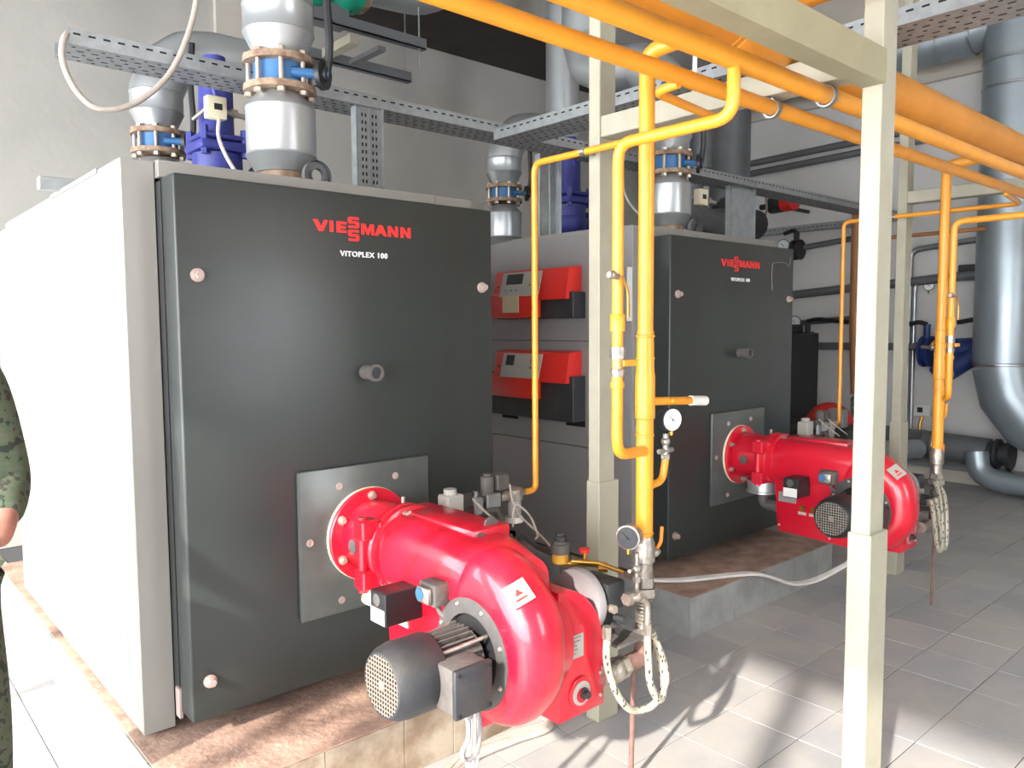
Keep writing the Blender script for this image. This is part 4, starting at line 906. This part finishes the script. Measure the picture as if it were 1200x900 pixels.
B().cyl((WX-.02, .14, 1.25), (WX-.04, .44, 1.02), .095, 20).cyl((WX-.04, .43, 1.03), (WX-.045, .46, 1.0), .115, 20).build('strainer_leg', 'navy', t)
t = thing('yellow_lever_cock', 'small cock with upright yellow lever above the blue strainer', 'valve', (6.9, .34, 1.35))
B().ball((6.9, .40, 1.30), .035).cyl((6.9, .4, 1.3), (WX-.05, .4, 1.28), .014, 10).cyl((6.9, .5, 1.3), (6.9, .3, 1.3), .018).build('body', 'nickel', t)
B().tube([(6.88, .40, 1.33), (6.88, .30, 1.42), (6.88, .29, 1.68)], .014, .04, 8).build('lever', 'yellow', t)
for y, z, l in ((2.10, 2.39, 'tiny white gauge left of the highest black lever valve'), (1.95, 1.545, 'tiny white gauge above the dark cabinet')):
    gauge((WX-.06, y, z), (-1, -.3, 0), .07, l, .2)
gauge((XR-.04, .615, 1.89), (-1, -.3, 0), .05, 'tiny round gauge left of the farther yellow riser', .08)
b = B().box(WX, XR, -.2, .72, 1.92, 1.95).box(WX, XR, .45, .49, 1.95, 1.99).box(WX, XR, .06, .1, 1.96, 2.0)
tag(b.build('wall_rail', 'darkclad'), 'slim grey mounting rail on the right wall beside the large duct', 'rail')
tag(B().box(WX, XR, .14, .34, 2.0, 2.07, .01).build('junction_box', 'black'), 'black junction box on the slim wall rail', 'box')
tag(B().box(WX, XR, -.06, .06, 2.22, 2.36, .02).build('junction_box', 'black'), 'small black sensor box on the bent conduit, beside the large duct', 'box')
t = thing('wall_thermostat', 'white thermostat box low on the right wall, above the horizontal pipe', 'thermostat', (XR, .64, .58))
B().box(XR-.05, XR, .56, .72, .60, .72, .008).build('case', 'white', t)
B().box(XR-.053, XR-.049, .63, .68, .64, .69).build('display', 'black', t)
B().tube([(XR-.03, .64, .60), (XR-.04, .66, .5), (XR-.04, .64, .42)], .015, .03, 8).build('probe_cable', 'brass', t)
t = thing('low_pipe', 'thick dull grey pipe running low along the right wall', 'pipe', (7.0, .5, .33))
B().tube([(7.1, 1.4, .40), (7.05, -.06, .35)], .13, 0, 28).build('cladding', 'darkclad', t)
B().lathe((7.05, .42, .37), (0, -1, -.03), [(0, .133), (.01, .138), (.03, .138), (.04, .133)], 28).lathe((7.05, .52, .37), (0, -1, -.03), [(0, .133), (.01, .138), (.02, .138)], 28).build('clip', 'steel', t)
B().lathe((7.05, -.06, .35), (0, -1, 0), [(0, .12), (.03, .10), (.05, .135), (.08, .135), (.09, .1), (.14, .1), (.15, .135), (.18, .135)], 24).build('end_flanges', 'charcoal', t)
t = thing('low_elbow_pipe', 'shiny clad elbow pipe near the floor at far right', 'pipe', (6.75, -.1, .1))
B().tube([(6.9, .0, .37), (6.88, -.03, .19), (6.86, -.18, .13), (6.8, -1.6, .13)], .095, .1, 28, 4).build('cladding', 'duct', t)
tag(B().cyl((6.2, .72, .36), (6.32, .68, .36), .11, 24).cyl((6.32, .68, .36), (6.9, .5, .34), .09, 20).build('pipe_stub', 'clad'), 'short bright pipe stub behind the farther steel column foot', 'pipe')
t = struct(B().box(XR-.12, XR, -2, 3.8, 0, .16).build('baseboard_right', 'wallpale'))
wp([(1.3, .16), (-.2, .16)], .035, 'thin pale pipe close to the floor along the right wall', 'clad', 7.2)
# dark cabinet, grey tank with red cover (third, smaller unit)
tag(B().box(6.3, 6.9, 1.50, 2.1, 0, 1.43, .01).box(6.35, 6.8, 1.62, 2.05, 1.43, 1.52, .01).build('dark_cabinet', 'black'), 'tall black cabinet just right of the farther boiler door', 'cabinet')
t = thing('small_boiler', 'dark horizontal tank with red end cover in the far bay', 'tank', (5.95, .9, 0))
B().box(5.6, 6.25, .56, 1.30, 0, .64, .03, 2).build('tank_body', 'charcoal', t)
B().ball((5.95, .90, .60), .22, (1, .95, 1), 24).build('red_cover', 'panelred', t)
B().box(5.62, 5.72, .62, .76, .64, .80, .01).build('side_box', 'greyp', t)

# ---------------------------------------------------------------- person at the left edge
px, py = -.708, -.06
per = thing('person', 'person in green camouflage clothing at the left edge, hands held at the waist', 'person', (px, py, 0))
def skin(name, verts, edges, m, parent, sub=2, root=0):
    me = bpy.data.meshes.new(name); off = worldloc(parent)
    me.from_pydata([V(*v[:3])-off for v in verts], edges, []); o = bpy.data.objects.new(name, me); COL.objects.link(o); o.parent = parent
    md = o.modifiers.new('Skin', 'SKIN'); md.use_smooth_shade = True
    if not me.skin_vertices: me.attributes  # layer is created by the modifier stack below
    sl = me.skin_vertices[0] if me.skin_vertices else None
    if sl is None:
        bm = bmesh.new(); bm.from_mesh(me); bm.verts.layers.skin.verify(); bm.to_mesh(me); bm.free(); sl = me.skin_vertices[0]
    for i, v in enumerate(verts):
        rr = v[3] if len(v) > 3 else .03
        sl.data[i].radius = rr if isinstance(rr, tuple) else (rr, rr); sl.data[i].use_root = (i == root)
    s2 = o.modifiers.new('Sub', 'SUBSURF'); s2.levels = sub; s2.render_levels = sub
    me.materials.append(M[m]); return o
q = lambda x, y, z, r: (px+x, py+y, z, r)
# body: pelvis root, legs, spine, head, arms   (figure faces -y, its left arm toward +x)
bv = [q(0, 0, .95, (.15, .11)), q(0, 0, 1.12, (.14, .10)), q(0, .01, 1.32, (.16, .11)), q(0, .01, 1.45, (.10, .08)), q(0, 0, 1.53, (.055, .055)), q(0, -.01, 1.62, (.075, .09)), q(0, -.01, 1.72, (.07, .085)),
      q(.115, 0, .86, .09), q(.145, -.01, .50, .068), q(.145, .01, .09, .04), q(.15, -.12, .04, .035),
      q(-.10, 0, .86, .085), q(-.11, -.01, .50, .06), q(-.11, .01, .09, .04), q(-.12, -.12, .04, .035),
      q(.19, .01, 1.42, .055), q(.25, .02, 1.12, .042), q(.205, -.16, 1.035, .03), q(.185, -.20, 1.005, .026),
      q(-.19, .01, 1.42, .055), q(-.235, .02, 1.12, .042), q(-.12, -.14, .98, .032), q(-.07, -.19, .955, .026)]
be = [(0, 1), (1, 2), (2, 3), (3, 4), (4, 5), (5, 6), (0, 7), (7, 8), (8, 9), (9, 10), (0, 11), (11, 12), (12, 13), (13, 14), (3, 15), (15, 16), (16, 17), (17, 18), (3, 19), (19, 20), (20, 21), (21, 22)]
skin('body', bv, be, 'skin', per)
def inf(v, k): r = v[3]; r = tuple(a*k+.012 for a in r) if isinstance(r, tuple) else r*k+.012; return (*v[:3], r)
jk = [inf(bv[i], 1.12) for i in (0, 1, 2, 3, 15, 16, 19, 20)]+[q(.212, -.135, 1.05, .045), q(-.145, -.105, 1.0, .052)]
skin('jacket', jk, [(0, 1), (1, 2), (2, 3), (3, 4), (4, 5), (5, 8), (3, 6), (6, 7), (7, 9)], 'camo', per)
tv = [inf(bv[i], 1.1) for i in (0, 7, 8, 11, 12)]+[q(.145, .01, .14, .075), q(-.11, .01, .14, .07)]
skin('trousers', tv, [(0, 1), (1, 2), (2, 5), (0, 3), (3, 4), (4, 6)], 'camo', per)
for s in (-1, 1):
    B().ball((px+(.148 if s > 0 else -.115), py-.05, .05), .07, (.75, 1.7, .75), 16).build('boot', 'boot', per)
B().ball((px, py+.015, 1.70), .10, (.85, 1.0, .95), 20).build('hair', 'hair', per)
B().ball((px-.03, py-.088, 1.665), .009, n=8).ball((px+.03, py-.088, 1.665), .009, n=8).build('eyes', 'hole', per)
B().ball((px, py-.105, 1.635), .016, (.8, 1, 1.2), 10).build('nose', 'skin', per)
B().box(px-.022, px+.022, py-.10, py-.092, 1.596, 1.603, .002).build('mouth', 'pink', per)
for s in (-1, 1): B().ball((px+s*.082, py, 1.645), .022, (.4, .7, 1.2), 10).build('ear', 'skin', per)
for s in (1, -1):           # hands: palm and five fingers, lightly clasped
    ox = px+(.187 if s > 0 else -.07); oz = 1.0 if s > 0 else .955; oy = py-(.205 if s > 0 else .195)
    hv = [(ox, oy, oz, (.024, .03))]; he = []
    hv.append((ox-s*.045, oy-.025, oz-.02, (.018, .032))); he.append((0, 1))
    for k, (dz, l) in enumerate(((.026, .9), (.009, 1.0), (-.009, .95), (-.027, .75))):
        i = len(hv); a = (ox-s*.065, oy-.035, oz-.02+dz); hv.append((*a, .010)); he.append((1, i))
        hv.append((a[0]-s*.03*l, a[1]-.002, a[2]-.012, .009)); he.append((i, i+1))
        hv.append((a[0]-s*.045*l, a[1]+.02, a[2]-.018, .008)); he.append((i+1, i+2))
    i = len(hv); hv.append((ox-s*.03, oy-.035, oz+.02, .0115)); he.append((0, i)); hv.append((ox-s*.06, oy-.055, oz+.028, .010)); he.append((i, i+1))
    skin('hand', hv, he, 'skin', per, 2)
